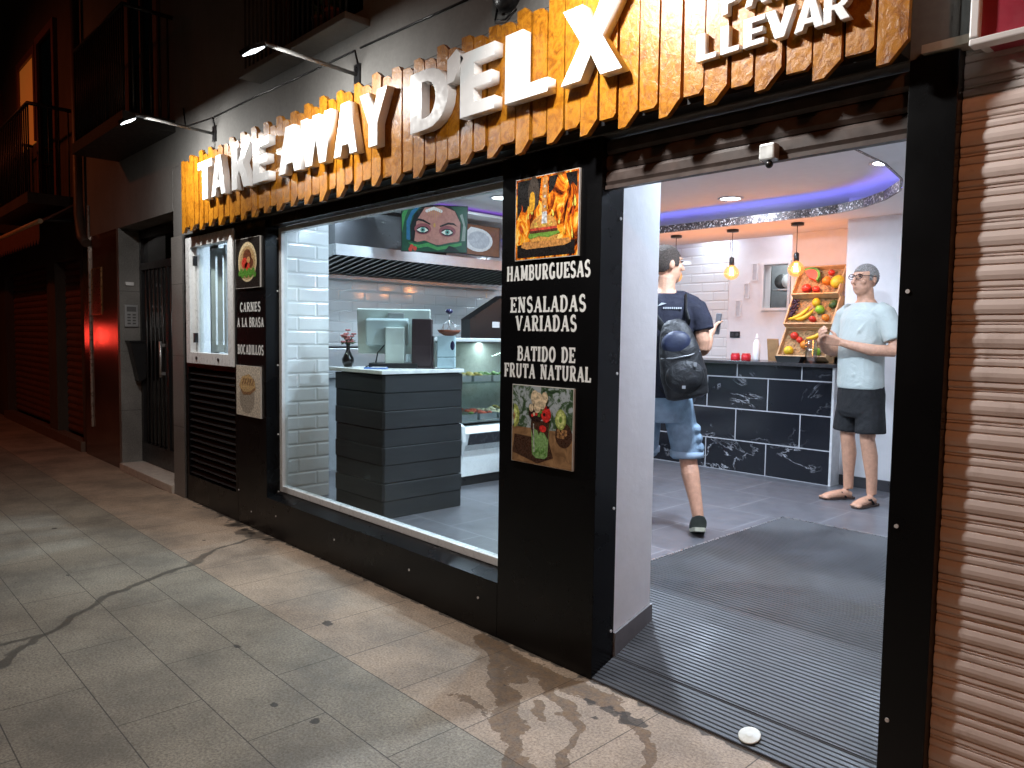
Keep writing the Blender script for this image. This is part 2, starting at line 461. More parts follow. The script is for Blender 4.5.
    def build(s, name, mats, parent=None, bevel=0, local=False, label=None):
        off = (0, 0, 0)
        if parent is not None and not local: off = wloc(parent)
        o = bpy.data.objects.new(name, s.mesh(name, mats, off)); COL.objects.link(o)
        if parent is not None: o.parent = parent
        if bevel:
            b = o.modifiers.new('bevel', 'BEVEL'); b.width = bevel; b.segments = 2; b.limit_method = 'ANGLE'
        if label: o['label'] = label
        return o

def wloc(o):
    p = Vector((0, 0, 0))
    while o is not None: p += o.location; o = o.parent
    return p

def thing(name, label, cat, loc=(0, 0, 0), rz=0, group=None):
    o = bpy.data.objects.new(name, None); COL.objects.link(o)
    o.empty_display_size = .1; o.location = loc; o.rotation_euler = (0, 0, rz)
    return tag(o, label, cat, group)
def tag(o, label, cat, group=None):
    o['label'] = label; o['category'] = cat
    if group: o['group'] = group
    return o
def struct(o, kind='structure'):
    o['kind'] = kind; return o
def dup(root, loc, label, rz=None):
    r = root.copy(); COL.objects.link(r); r.location = loc; r['label'] = label
    if rz is not None: r.rotation_euler = (0, 0, rz)
    for ch in list(root.children):
        c = ch.copy(); COL.objects.link(c); c.parent = r
        for g in list(ch.children):
            d = g.copy(); COL.objects.link(d); d.parent = c
    return r

# outline letters -------------------------------------------------------
def rrect(x0, x1, z0, z1): return [(x0, z0), (x1, z0), (x1, z1), (x0, z1)]
def arc(cx, cz, rx, rz, a0, a1, n=10): return [(cx + rx * cos(radians(a0 + (a1 - a0) * i / n)), cz + rz * sin(radians(a0 + (a1 - a0) * i / n))) for i in range(n + 1)]
t_ = .25
GL = {   # bold outlines in a unit-high cell: width, loops (first outer, rest holes)
 'T': (.62, [[(0, .8), (.185, .8), (.185, 0), (.435, 0), (.435, .8), (.62, .8), (.62, 1), (0, 1)]]),
 'A': (.80, [[(0, 0), (.24, 0), (.29, .2), (.51, .2), (.56, 0), (.80, 0), (.54, 1), (.26, 1)], [(.335, .38), (.40, .72), (.465, .38)]]),
 'K': (.78, [[(0, 0), (.24, 0), (.24, .30), (.32, .42), (.50, 0), (.78, 0), (.48, .60), (.75, 1), (.48, 1), (.24, .60), (.24, 1), (0, 1)]]),
 'E': (.58, [[(0, 0), (.58, 0), (.58, .2), (.24, .2), (.24, .41), (.53, .41), (.53, .6), (.24, .6), (.24, .8), (.58, .8), (.58, 1), (0, 1)]]),
 'W': (1.10, [[(.19, 0), (.42, 0), (.55, .56), (.68, 0), (.91, 0), (1.10, 1), (.87, 1), (.785, .42), (.66, 1), (.44, 1), (.315, .42), (.23, 1), (0, 1)]]),
 'Y': (.74, [[(.25, 0), (.49, 0), (.49, .40), (.74, 1), (.49, 1), (.37, .63), (.25, 1), (0, 1), (.25, .40)]]),
 'D': (.76, [[(0, 0), (.34, 0)] + arc(.34, .5, .42, .5, -90, 90) + [(0, 1)], [(.24, .2), (.24, .8), (.32, .8)] + arc(.32, .5, .19, .3, 90, -90) + [(.30, .2)]]),
 'L': (.60, [[(0, 0), (.60, 0), (.60, .2), (.25, .2), (.25, 1), (0, 1)]]),
 'X': (.80, [[(0, 0), (.27, 0), (.40, .31), (.53, 0), (.80, 0), (.54, .51), (.79, 1), (.52, 1), (.40, .71), (.28, 1), (.01, 1), (.26, .51)]]),
 'V': (.74, [[(.25, 0), (.49, 0), (.74, 1), (.50, 1), (.37, .40), (.24, 1), (0, 1)]]),
 'P': (.62, [[(0, 0), (.22, 0), (.22, .36), (.34, .36)] + arc(.34, .68, .29, .32, -90, 90) + [(0, 1)], [(.22, .54), (.22, .83), (.31, .83)] + arc(.31, .685, .11, .145, 90, -90)]),
 'R': (.68, [[(0, 0), (.22, 0), (.22, .38), (.27, .38), (.44, 0), (.68, 0), (.48, .43)] + arc(.36, .69, .29, .31, -60, 90) + [(0, 1)], [(.22, .55), (.22, .83), (.33, .83)] + arc(.33, .69, .11, .14, 90, -90)]),
 "'": (.26, [[(.02, .62), (.13, .62), (.30, .93), (.18, 1.12), (.02, 1.0)]]),
}
def glyph(ch, x, z, h, wdt, y_back, y_front, name, mat, parent, label=None):
    wu, loops = GL[ch]
    cu = bpy.data.curves.new(name, 'CURVE'); cu.dimensions = '2D'; cu.fill_mode = 'BOTH'
    d = y_back - y_front; bev = .0014
    cu.extrude = d / 2 - bev; cu.bevel_depth = bev; cu.bevel_resolution = 1; cu.offset = -bev
    for lp in loops:
        sp = cu.splines.new('POLY'); sp.points.add(len(lp) - 1); sp.use_cyclic_u = True
        for p, (a, b) in zip(sp.points, lp): p.co = (a / wu * wdt, b * h, 0, 1)
    tmp = bpy.data.objects.new('tmp', cu); COL.objects.link(tmp)
    dg = bpy.context.evaluated_depsgraph_get(); dg.update()
    me = bpy.data.meshes.new_from_object(tmp.evaluated_get(dg), depsgraph=dg)
    bpy.data.objects.remove(tmp); bpy.data.curves.remove(cu)
    off = wloc(parent)
    me.transform(Matrix(((1, 0, 0, x - off.x), (0, 0, -1, (y_back + y_front) / 2 - off.y), (0, 1, 0, z - off.z), (0, 0, 0, 1))))
    me.materials.clear(); me.materials.append(mat)
    me.name = name
    o = bpy.data.objects.new(name, me); COL.objects.link(o); o.parent = parent
    if label: o['label'] = label
    return o

# slab-serif stroke letters ---------------------------------------------
def A_(cx, cz, rx, rz, a0, a1, n=8): return arc(cx, cz, rx, rz, a0, a1, n)
SER = {  # width, strokes (polyline, weight 1 = heavy, .6 = light), serif centres (x, z, half-width)
 'A': (.9, [([(.14, 0), (.45, .98)], .6), ([(.45, .98), (.76, 0)], 1), ([(.24, .32), (.66, .32)], .6)], [(.14, 0, .14), (.76, 0, .16)]),
 'B': (.8, [([(.2, 0), (.2, 1)], 1), ([(.2, .95), (.45, .95)] + A_(.45, .74, .2, .21, 90, -90) + [(.2, .53)], .75), ([(.2, .53), (.47, .53)] + A_(.47, .29, .24, .24, 90, -90) + [(.2, .05)], .75)], [(.14, 0, .13), (.14, 1, .13)]),
 'C': (.8, [(A_(.45, .5, .3, .45, 50, 310, 14), .95)], [(.66, .88, .05), (.66, .12, .05)]),
 'D': (.85, [([(.2, 0), (.2, 1)], 1), ([(.2, .95), (.4, .95)] + A_(.4, .5, .32, .45, 90, -90, 10) + [(.2, .05)], .85)], [(.14, 0, .13), (.14, 1, .13)]),
 'E': (.78, [([(.2, 0), (.2, 1)], 1), ([(.2, .94), (.68, .94)], .6), ([(.2, .5), (.52, .5)], .6), ([(.2, .06), (.7, .06)], .6), ([(.68, .75), (.68, 1)], .6), ([(.70, 0), (.70, .27)], .6), ([(.52, .38), (.52, .62)], .6)], [(.14, 0, .13), (.14, 1, .13)]),
 'F': (.74, [([(.2, 0), (.2, 1)], 1), ([(.2, .94), (.66, .94)], .6), ([(.2, .5), (.5, .5)], .6), ([(.66, .73), (.66, 1)], .6), ([(.5, .38), (.5, .62)], .6)], [(.2, 0, .17), (.14, 1, .13)]),
 'G': (.86, [(A_(.45, .5, .3, .45, 55, 330, 14), .95), ([(.7, 0.04), (.7, .42)], .9), ([(.52, .42), (.82, .42)], .6)], [(.66, .88, .05)]),
 'H': (.95, [([(.2, 0), (.2, 1)], 1), ([(.75, 0), (.75, 1)], 1), ([(.2, .5), (.75, .5)], .6)], [(.2, 0, .17), (.2, 1, .17), (.75, 0, .17), (.75, 1, .17)]),
 'I': (.45, [([(.22, 0), (.22, 1)], 1.05)], [(.22, 0, .19), (.22, 1, .19)]),
 'L': (.74, [([(.2, 0), (.2, 1)], 1), ([(.2, .06), (.68, .06)], .6), ([(.68, 0), (.68, .3)], .6)], [(.2, 1, .17), (.14, 0, .13)]),
 'M': (1.1, [([(.2, 0), (.2, 1)], .7), ([(.22, 1), (.55, .12)], 1), ([(.55, .12), (.88, 1)], .6), ([(.9, 0), (.9, 1)], 1)], [(.2, 0, .16), (.14, 1, .12), (.9, 0, .17), (.96, 1, .12)]),
 'N': (.95, [([(.2, 0), (.2, 1)], .65), ([(.2, 1), (.75, .02)], 1.1), ([(.75, 0), (.75, 1)], .65)], [(.2, 0, .16), (.14, 1, .12), (.75, 1, .16)]),
 'O': (.9, [(A_(.45, .5, .31, .45, 0, 360, 20), .95)], []),
 'R': (.86, [([(.2, 0), (.2, 1)], 1), ([(.2, .95), (.45, .95)] + A_(.45, .72, .22, .23, 90, -90) + [(.2, .49)], .75), ([(.42, .49), (.68, .04)], .95)], [(.2, 0, .17), (.14, 1, .13), (.74, 0, .12)]),
 'S': (.74, [(A_(.37, .73, .23, .23, 40, 270, 10)[:-1] + A_(.37, .27, .25, .23, 90, -140, 10), .9)], [(.58, .88, .04), (.15, .1, .04)]),
 'T': (.82, [([(.41, 0), (.41, 1)], 1), ([(.08, .94), (.74, .94)], .6), ([(.08, .72), (.08, 1)], .6), ([(.74, .72), (.74, 1)], .6)], [(.41, 0, .18)]),
 'U': (.92, [([(.2, 1), (.2, .35)] + A_(.46, .33, .26, .28, 180, 360, 8) + [(.72, 1)], .85)], [(.2, 1, .17), (.72, 1, .14)]),
 'V': (.88, [([(.14, 1), (.44, .04)], 1), ([(.44, .04), (.74, 1)], .6)], [(.14, 1, .16), (.74, 1, .13)]),
 ' ': (.55, [], []),
}
def slab_text(mb, txt, x0, x1, z0, z1, y):
    """white slab letters lying on a plane y, from x0..x1 and z0..z1"""
    tw = sum(SER[c][0] for c in txt); sx = (x1 - x0) / tw; h = z1 - z0; th = .20 * h
    k = 0; cx = x0
    for c in txt:
        wd, strokes, serifs = SER[c]
        def Q(p): return (cx + wd * sx * .06 + p[0] * sx * .90, z0 + p[1] * h)
        def quad(a):
            nonlocal k
            yy = y - .0008 - .00012 * (k % 9); k += 1
            mb.add([(p[0], yy, p[1]) for p in a], [tuple(range(len(a)))])
        for pl, wt in strokes:
            pts = [Vector(Q(p)) for p in pl]; tt = th * wt * .5
            L, Rr = [], []
            for i in range(len(pts)):
                d = (pts[min(i + 1, len(pts) - 1)] - pts[max(i - 1, 0)]).normalized(); nrm = Vector((-d.y, d.x))
                L.append(pts[i] + nrm * tt); Rr.append(pts[i] - nrm * tt)
            yy = y - .0008 - .00012 * (k % 9); k += 1
            n = len(pts)
            mb.add([(p.x, yy, p.y) for p in L] + [(p.x, yy, p.y) for p in Rr], [(i, i + 1, n + i + 1, n + i) for i in range(n - 1)])
        for (px, pz, hw) in serifs:
            a, b = Q((px - hw, pz)), Q((px + hw, pz)); q = .065 * h
            zz = b[1] + (q if pz < .5 else -q)
            quad([(a[0], zz - q), (b[0], zz - q), (b[0], zz + q), (a[0], zz + q)])
        cx += wd * sx
    return mb

# ---------------------------------------------------------------- ground
def seg_d(X, Y, pts):
    d = np.full(X.shape, 9.)
    for (a, b) in zip(pts[:-1], pts[1:]):
        ax, ay = a; dx, dy = b[0] - ax, b[1] - ay
        t = np.clip(((X - ax) * dx + (Y - ay) * dy) / (dx * dx + dy * dy + 1e-9), 0, 1)
        d = np.minimum(d, np.hypot(X - ax - t * dx, Y - ay - t * dy))
    return d
def vnoise(X, Y, sc, seed):
    r = np.random.RandomState(seed); T = r.rand(64, 64)
    x = X * sc; y = Y * sc; xi = np.floor(x).astype(int); yi = np.floor(y).astype(int); fx = x - xi; fy = y - yi
    fx = fx * fx * (3 - 2 * fx); fy = fy * fy * (3 - 2 * fy)
    g = lambda a, b: T[a % 64, b % 64]
    return (g(xi, yi) * (1 - fx) + g(xi + 1, yi) * fx) * (1 - fy) + (g(xi, yi + 1) * (1 - fx) + g(xi + 1, yi + 1) * fx) * fy
def pavement():
    xs = np.concatenate([np.linspace(-120, -16, 14), np.linspace(-15.6, -6.6, 60), np.linspace(-6.585, -.9, 480), np.linspace(-.5, 40, 12)])
    ys = np.concatenate([np.linspace(-60, -4.2, 12), np.linspace(-4.0, -2.45, 10), np.linspace(-2.43, 0.02, 205), np.array([.3, 3, 40])])
    X, Y = np.meshgrid(xs, ys); n1 = vnoise(X, Y, 9, 1) - .5; n2 = vnoise(X, Y, 28, 2) - .5; n3 = vnoise(X, Y, 4, 3) - .5
    Z = np.zeros_like(X)
    wob = .05 * n1 + .02 * n2
    trail = [(-4.98, -.02), (-5.02, -.17), (-4.90, -.42), (-4.714, -.654), (-4.60, -.90), (-4.543, -1.016), (-4.40, -1.21), (-4.20, -1.42), (-4.022, -1.58), (-3.90, -1.74), (-3.70, -1.86), (-3.3, -2.3)]
    wd = .008 + .010 * np.clip(-Y, 0, .6) / .6 + .010 * n3
    wet = np.clip(1.05 - seg_d(X + wob, Y + wob, trail) / wd * .55, 0, 1)
    wet = np.maximum(wet, .95 * np.clip(1.1 - seg_d(X + wob, Y, [(-4.03, -1.60), (-4.03, -1.78), (-3.9, -2.0)]) / .011 * .55, 0, 1))
    pud = np.clip(1 - np.hypot((X + 5.15) / .55, (Y + .07) / .10) + 1.2 * n1 + .8 * n2, 0, 1) * .9
    pud = np.maximum(pud, np.clip(.75 - np.hypot((X + 6.1) / .55, (Y + .05) / .10) + 1.5 * n1 + .8 * n2, 0, 1) * .8)
    wet = np.maximum(wet, pud)
    br = np.zeros_like(X)
    for pts, r in (([(-2.62, -.05), (-2.42, -.10), (-2.20, -.10), (-2.0, -.12), (-1.85, -.10)], .075), ([(-2.42, -.14), (-2.28, -.28), (-2.16, -.35), (-2.02, -.44), (-1.86, -.56), (-1.72, -.66), (-1.55, -.8)], .05),
                   ([(-2.15, -.13), (-2.0, -.22), (-1.86, -.28), (-1.77, -.35), (-1.72, -.46), (-1.62, -.54), (-1.5, -.66)], .036), ([(-1.9, -.08), (-1.72, -.12), (-1.60, -.18), (-1.50, -.27), (-1.42, -.36)], .028),
                   ([(-2.0, -.30), (-1.9, -.38)], .03), ([(-2.3, -.12), (-2.2, -.22)], .05)):
        br = np.maximum(br, np.clip(1.1 - seg_d(X + wob * 1.2, Y + wob * .8, pts) / (.74 * r * (1 + 1.2 * n3)) * .6, 0, 1))
    br = np.maximum(br, .8 * np.clip(.9 - np.hypot((X + 2.2) / .16, (Y + .50) / .035) + 1.6 * n2 + n1, 0, 1))
    gr = np.clip(.9 - np.hypot((X + 1.78) / .22, (Y + .15) / .045) + 1.8 * n2 + 1.2 * n1, 0, 1)
    gr = np.maximum(gr, .85 * np.clip(.8 - np.hypot((X + 5.3) / .5, (Y + .05) / .06) + 2 * n2 + n1, 0, 1))
    gr = np.maximum(gr, .8 * np.clip(1 - np.abs(Y + .004) / .02 + 1.6 * n2, 0, 1) * (X > -6.6) * (X < -.7))
    rs = np.random.RandomState(5)
    for i in range(22):
        px, py, r = rs.uniform(-6.2, -1.6), rs.uniform(-2.1, -.15), rs.uniform(.004, .015)
        gr = np.maximum(gr, np.clip(1.15 - np.hypot((X - px) / (r * 1.7), (Y - py) / r) * .6 + n2, 0, .85))
    nx, ny = len(xs), len(ys)
    vs = np.stack([X, Y, Z], -1).reshape(-1, 3)
    idx = np.arange(nx * ny).reshape(ny, nx)
    fs = np.stack([idx[:-1, :-1], idx[:-1, 1:], idx[1:, 1:], idx[1:, :-1]], -1).reshape(-1, 4)
    me = bpy.data.meshes.new('pavement')
    me.vertices.add(len(vs)); me.vertices.foreach_set('co', vs.ravel())
    me.loops.add(fs.size); me.loops.foreach_set('vertex_index', fs.ravel())
    me.polygons.add(len(fs)); me.polygons.foreach_set('loop_start', np.arange(0, fs.size, 4)); me.polygons.foreach_set('loop_total', np.full(len(fs), 4))
    a = me.color_attributes.new('stain', 'FLOAT_COLOR', 'POINT')
    a.data.foreach_set('color', np.stack([wet, br, gr, np.ones_like(wet)], -1).reshape(-1).astype(np.float32))
    me.materials.append(M['paving']); me.update(calc_edges=True); me.validate()
    o = bpy.data.objects.new('pavement', me); COL.objects.link(o)
    return struct(o)
pavement()

# ---------------------------------------------------------------- apartment building (upper floors over the shop)
FL = .22
apt = thing('apartment_building', 'grey rendered apartment building above the wooden sign, street door at its left', 'building', (-6.6, .2, 0))
mb = MB()
mb.box(-9.75, 3.2, 0, .35, 2.87, 3.30).box(-9.75, -5.02, 0, .35, 3.30, 5.5).box(-3.78, 3.2, 0, .35, 3.30, 5.5).box(-9.75, 3.2, 0, .35, 5.5, 9)
mb.box(-6.84, -.7, .003, .35, 2.27, 2.87).box(-9.75, -6.84, 0, .35, 2.50, 2.87)
mb.build('upper_wall', M['render'], apt)
mb = MB(); mb.box(-6.86, -6.60, -.012, .30, 0, 2.27).build('stone_pier', M['granite'], apt)
mb = MB(); mb.box(-8.395, -6.86, .30, .36, 0, 2.5).build('entrance_back_wall', M['darkmetal'], apt)
mb = MB(); mb.box(-8.46, -8.39, -.006, .36, 0, 2.5).build('door_jamb', M['granite_y'], apt)
mb = MB(); mb.box(-9.75, -8.46, -.004, .36, .0, 2.5).build('polished_stone_facing', M['redgranite'], apt)
mb = MB(); mb.box(-8.388, -6.862, -.035, .2, 0, .075).build('doorstep', M['marblesill'], apt, bevel=.006)
d = MB(); d.box(-8.388, -8.33, .19, .24, .08, 2.48).box(-6.92, -6.862, .19, .24, .08, 2.48).box(-8.33, -6.92, .19, .24, .08, .28).box(-8.33, -6.92, .19, .24, 2.40, 2.48).box(-8.33, -6.92, .19, .24, 2.08, 2.15).box(-7.62, -7.56, .19, .24, .28, 2.08)
door = d.build('street_door', M['blackmetal'], apt)
g = MB(); g.box(-8.33, -6.92, .225, .231, .28, 2.40); g.build('pane', M['dkglass'], door)
b = MB()
for i in range(11):
    x = -8.22 + i * .12
    if abs(x + 7.59) > .05: b.tube([(x, .205, .28), (x, .205, 2.08)], .011, 8)
b.build('bars', M['blackmetal'], door)
h = MB(); h.tube([(-7.66, .15, 1.0), (-7.66, .15, 1.35)], .014, 10).box(-7.675, -7.645, .15, .19, 1.02, 1.05).box(-7.675, -7.645, .15, .19, 1.30, 1.33); h.build('handle', M['steel'], door)
# balcony with an iron rail over the street door
sl = MB(); sl.box(-8.35, -6.75, -.42, 0, 3.16, 3.26)
bal = sl.build('balcony_slab', M['darkmetal'], apt)
r = MB()
for i in range(25):
    x = -8.3 + i * .0625; r.tube([(x, -.39, 3.26), (x, -.39, 4.12)], .008, 6)
for i in range(6):
    for x in (-8.3, -6.8): r.tube([(x, -.39 + i * .07, 3.26), (x, -.39 + i * .07, 4.12)], .008, 6)
r.tube([(-8.3, 0, 4.13), (-8.3, -.39, 4.13), (-6.8, -.39, 4.13), (-6.8, 0, 4.13)], .018, 8)
r.build('railing', M['darkmetal'], bal)
wn = MB(); wn.box(-8.0, -7.9, -.03, .02, 3.27, 5.3).box(-7.2, -7.1, -.03, .02, 3.27, 5.3).box(-7.9, -7.2, -.03, .02, 5.2, 5.3).box(-7.57, -7.53, -.03, .02, 3.27, 5.2)
o = wn.build('window', M['brownshutter'], apt); MB().box(-7.9, -7.2, -.01, -.004, 3.27, 5.2).build('pane', M['dkglass'], o)
# window over the sign, with its stone ledge
wn = MB(); wn.box(-5.02, -4.9, .1, .16, 3.30, 5.5).box(-3.9, -3.78, .1, .16, 3.30, 5.5).box(-4.9, -3.9, .1, .16, 5.4, 5.5).box(-4.44, -4.36, .1, .16, 3.30, 5.4)
o = wn.build('window', M['brownshutter'], apt); MB().box(-4.9, -3.9, .13, .138, 3.30, 5.4).build('pane', M['dkglass'], o)
MB().box(-5.10, -3.71, -.16, -.001, 3.185, 3.225).build('window_ledge', M['render'], o, bevel=.004)
rl = MB()
for i in range(22): rl.tube([(-5.05 + i * .062, -.13, 3.225), (-5.05 + i * .062, -.13, 4.1)], .007, 6)
rl.tube([(-5.07, 0, 4.1), (-5.07, -.13, 4.1), (-3.73, -.13, 4.1), (-3.73, 0, 4.1)], .014, 8); rl.build('railing', M['darkmetal'], o)

for i, (x, c, lb) in enumerate(((-3.98, (.20, .06, .035), 'small clay flower pot on the window ledge, nearer its right end'), (-4.13, (.11, .05, .035), 'small dark flower pot on the window ledge, left of the clay pot'))):
    p = thing('flower_pot', lb, 'flower pot', (x, -.075, 3.226), 0, 'pots on the window ledge')
    MB().lathe([(.032, 0), (.048, .085), (.054, .085), (.054, .105), (.046, .105), (.04, .08)], (x, -.075, 3.226)).build('pot', plain('pot%d' % i, c, .7), p)
    f = MB()
    for k in range(26):
        a = random.random() * 6.28; rr = random.random() * .05; zz = .1 + random.random() * .1
        q = Vector((x + rr * cos(a), -.075 + rr * sin(a), 3.226 + zz)); u = Vector((random.uniform(-1, 1), random.uniform(-1, 1), random.uniform(-.4, 1))).normalized() * .022; v = u.orthogonal().normalized() * .012
        f.add([q - u, q + v, q + u, q - v], [(0, 1, 2, 3)])
    f.build('plant', plain('pot_leaf', (.05, .09, .03), .6), p)

# drainpipe between the buildings
p = MB(); p.tube([(-9.62, -.07, 6.5), (-9.62, -.07, 2.75), (-9.52, -.07, 2.5), (-9.40, -.05, 2.42)], .05, 12)
tag(p.build('drainpipe', plain('pipe_paint', (.10, .06, .045), .5), None), 'brown drainpipe down the wall where the two buildings meet', 'drainpipe')

# ---------------------------------------------------------------- neighbouring building down the street
nb = thing('neighbouring_building', 'dark building further down the street with two brown roller shutters', 'building', (-12, .2, 0))
mb = MB()
mb.box(-40, -9.755, .02, .5, 2.33, 10).box(-9.98, -9.755, .02, .5, 0, 2.33).box(-11.66, -11.22, .02, .5, 0, 2.33).box(-40, -14.55, .02, .5, 0, 2.33).box(-14.55, -9.98, .34, .5, 0, 2.33)
mb.build('wall', M['dark_render'], nb)
MB().box(-14.6, -9.9, -.03, .1, 0, .12).build('plinth_step', plain('brown_step', (.16, .10, .07), .6), nb)
for x0, x1 in ((-11.22, -9.98), (-14.55, -11.66)):
    prof = []
    n = 24; z0, z1 = .12, 2.33
    for i in range(n):
        a = z0 + (z1 - z0) * i / n; c = (z1 - z0) / n
        prof += [(.16, a), (.145, a + c * .15), (.135, a + c * .5), (.145, a + c * .85)]
    prof += [(.16, z1), (.20, z1), (.20, z0)]
    MB().prism(prof, 'x', x0, x1).build('roller_shutter', M['brownshutter'], nb)
for (x0, x1, z0, y) in ((-12.3, -9.95, 3.0, -.5), (-16.5, -13.4, 3.0, -.5)):
    o = MB().box(x0, x1, y, .02, z0 - .12, z0).build('balcony_slab', M['dark_render'], nb)
    r = MB(); k = int((x1 - x0) / .11)
    for i in range(k + 1): r.tube([(x0 + .03 + (x1 - x0 - .06) * i / k, y + .03, z0), (x0 + .03 + (x1 - x0 - .06) * i / k, y + .03, z0 + .98)], .009, 6)
    for i in range(5):
        for x in (x0 + .03, x1 - .03): r.tube([(x, y + .03 + i * .1, z0), (x, y + .03 + i * .1, z0 + .98)], .009, 6)
    r.tube([(x0 + .03, .02, z0 + .99), (x0 + .03, y + .03, z0 + .99), (x1 - .03, y + .03, z0 + .99), (x1 - .03, .02, z0 + .99)], .022, 8)
    r.build('railing', M['darkmetal'], o)
for i, (x0, x1, z0, z1) in enumerate(((-11.8, -10.8, 3.02, 5.3), (-15.4, -14.3, 3.02, 5.2))):
    f = MB().box(x0, x0 + .1, -.03, .02, z0, z1).box(x1 - .1, x1, -.03, .02, z0, z1).box(x0 + .1, x1 - .1, -.03, .02, z1 - .1, z1).build('window', M['brownshutter'], nb)
    MB().box(x0 + .1, x1 - .1, .0, .012, z0, z1 - .1).build('pane', M['dkglass'], f)
f = MB().box(-13.0, -12.9, -.03, .02, 4.0, 5.25).box(-11.95, -11.85, -.03, .02, 4.0, 5.25).box(-12.9, -11.95, -.03, .02, 5.15, 5.25).build('window', M['brownshutter'], nb)
MB().box(-12.9, -11.95, .0, .012, 4.0, 5.15).build('pane', emit('lit_curtain', (1.0, .33, .05), .12), f, label='window pane lit orange from inside')

aw = thing('shop_awning', 'brown shop awning with a pale front bar above the far roller shutters', 'awning', (-12, 0, 2.7))
MB().add([(-16, 0.0, 2.95), (-9.72, 0.0, 2.95), (-9.72, -.42, 2.66), (-16, -.42, 2.66), (-16, 0.0, 2.93), (-9.72, 0.0, 2.93), (-9.72, -.42, 2.64), (-16, -.42, 2.64)],
         [(0, 1, 2, 3), (4, 7, 6, 5), (0, 4, 5, 1), (2, 6, 7, 3), (0, 3, 7, 4), (1, 5, 6, 2)]).build('canopy', plain('awning_cloth', (.16, .055, .03), .8), aw)
MB().tube([(-16, -.43, 2.655), (-9.70, -.43, 2.655)], .028, 10).build('front_bar', plain('awning_bar', (.62, .40, .2), .4), aw)
pts = [(-16, 2.625)] ; n = 42
for i in range(n):
    a = -16 + 6.28 * i / n; c = 6.28 / n
    pts += [(a + c * .15, 2.44), (a + c * .5, 2.40), (a + c * .85, 2.44), (a + c, 2.47)]
pts += [(-9.72, 2.625)]
MB().prism(pts, 'y', -.44, -.436).build('valance', plain('awning_cloth', (.16, .055, .03), .8), aw)
MB().tube([(-9.85, 0, 2.72), (-9.85, -.42, 2.68)], .018, 8).build('arm', M['darkmetal'], aw)

# ---------------------------------------------------------------- shopfront cladding
sf = thing('takeaway_shopfront', 'black panelled takeaway front with wide display window, pillar and open entrance', 'shop front', (-3.6, .1, 0))
mb = MB()
mb.box(-6.598, -6.53, 0, .12, 0, 2.25).box(-6.53, -5.57, 0, .12, 0, .22).box(-6.53, -5.57, 0, .12, 1.155, 1.185).box(-6.53, -5.57, 0, .12, 2.235, 2.25).box(-5.57, -5.535, 0, .12, 0, 2.25)
mb.build('vent_surround', M['black'], sf)
MB().box(-5.532, -5.045, 0, .16, 0, 2.25).build('picture_panel', M['black'], sf, bevel=.002)
lv = MB()
lv.box(-6.53, -5.57, .07, .12, .22, 1.155)
for i in range(16):
    z = .235 + i * .057
    lv.prism([(.008, z + .006), (.012, z), (.068, z + .036), (.066, z + .046)], 'x', -6.53, -5.57)
lv.build('louvre_vent', M['blackmetal'], sf)
# service window
fr = MB(); fr.box(-6.53, -6.44, -.012, .06, 1.185, 2.235).box(-5.67, -5.57, -.012, .06, 1.185, 2.235).box(-6.44, -5.67, -.012, .06, 1.185, 1.28).box(-6.44, -5.67, -.012, .06, 2.15, 2.235)
sw = fr.build('service_window', M['alu'], sf, bevel=.004)
s2 = MB(); s2.box(-6.44, -6.385, .03, .08, 1.28, 2.15).box(-5.98, -5.94, .09, .12, 1.28, 2.15)
s2.obox((-6.20, .16, 1.715), ((.94, .34, 0), (-.34, .94, 0), (0, 0, 1)), .03, .015, .43); s2.build('sash', M['alu'], sw)
sa = MB(); ax = ((.97, .24, 0), (-.24, .97, 0), (0, 0, 1))
for hx, hz, dx, dz in ((.03, .42, -.24, 0), (.03, .42, .24, 0), (.27, .03, 0, .40), (.27, .03, 0, -.40)):
    c = Vector((-6.06, .2, 1.715)) + Vector(ax[0]) * dx + Vector((0, 0, dz)); sa.obox(c, ax, hx, .016, hz)
sa.build('sash', M['alu'], sw, label='inner sash standing ajar')
MB().box(-6.44, -5.67, .045, .050, 1.28, 2.15).build('pane', M['glass'], sw)
for x in (-6.3, -5.85): MB().tube([(x, -.02, 1.232), (x, -.010, 1.232)], .014, 8).build('latch', M['blackmetal'], sw)
for za in (1.36, 2.0): MB().box(-6.40, -6.375, .0, .03, za, za + .08).build('hinge', M['blackmetal'], sw)
# display window
MB().box(-5.045, -2.585, 0, .20, 0, .268).build('plinth', M['black'], sf)
MB().prism([(0.0, .2685), (.10, .30), (.20, .30), (.20, .2685)], 'x', -5.045, -2.585).build('sill', M['black'], sf)
MB().box(-5.30, -5.048, .165, .50, 0, 2.6).build('window_reveal', M['tile_x'], sf)
MB().box(-5.045, -2.585, 0.02, .10, 2.20, 2.262).build('window_header', M['black'], sf)
fr = MB(); fr.box(-5.044, -5.005, .10, .15, .302, 2.198).box(-2.62, -2.586, .10, .15, .302, 2.198).box(-5.005, -2.62, .10, .15, .302, .345).box(-5.005, -2.62, .10, .15, 2.165, 2.198)
dw = fr.build('display_window', M['alu'], sf, bevel=.003)
MB().box(-5.005, -2.62, .122, .130, .345, 2.165).build('pane', M['glass'], dw)
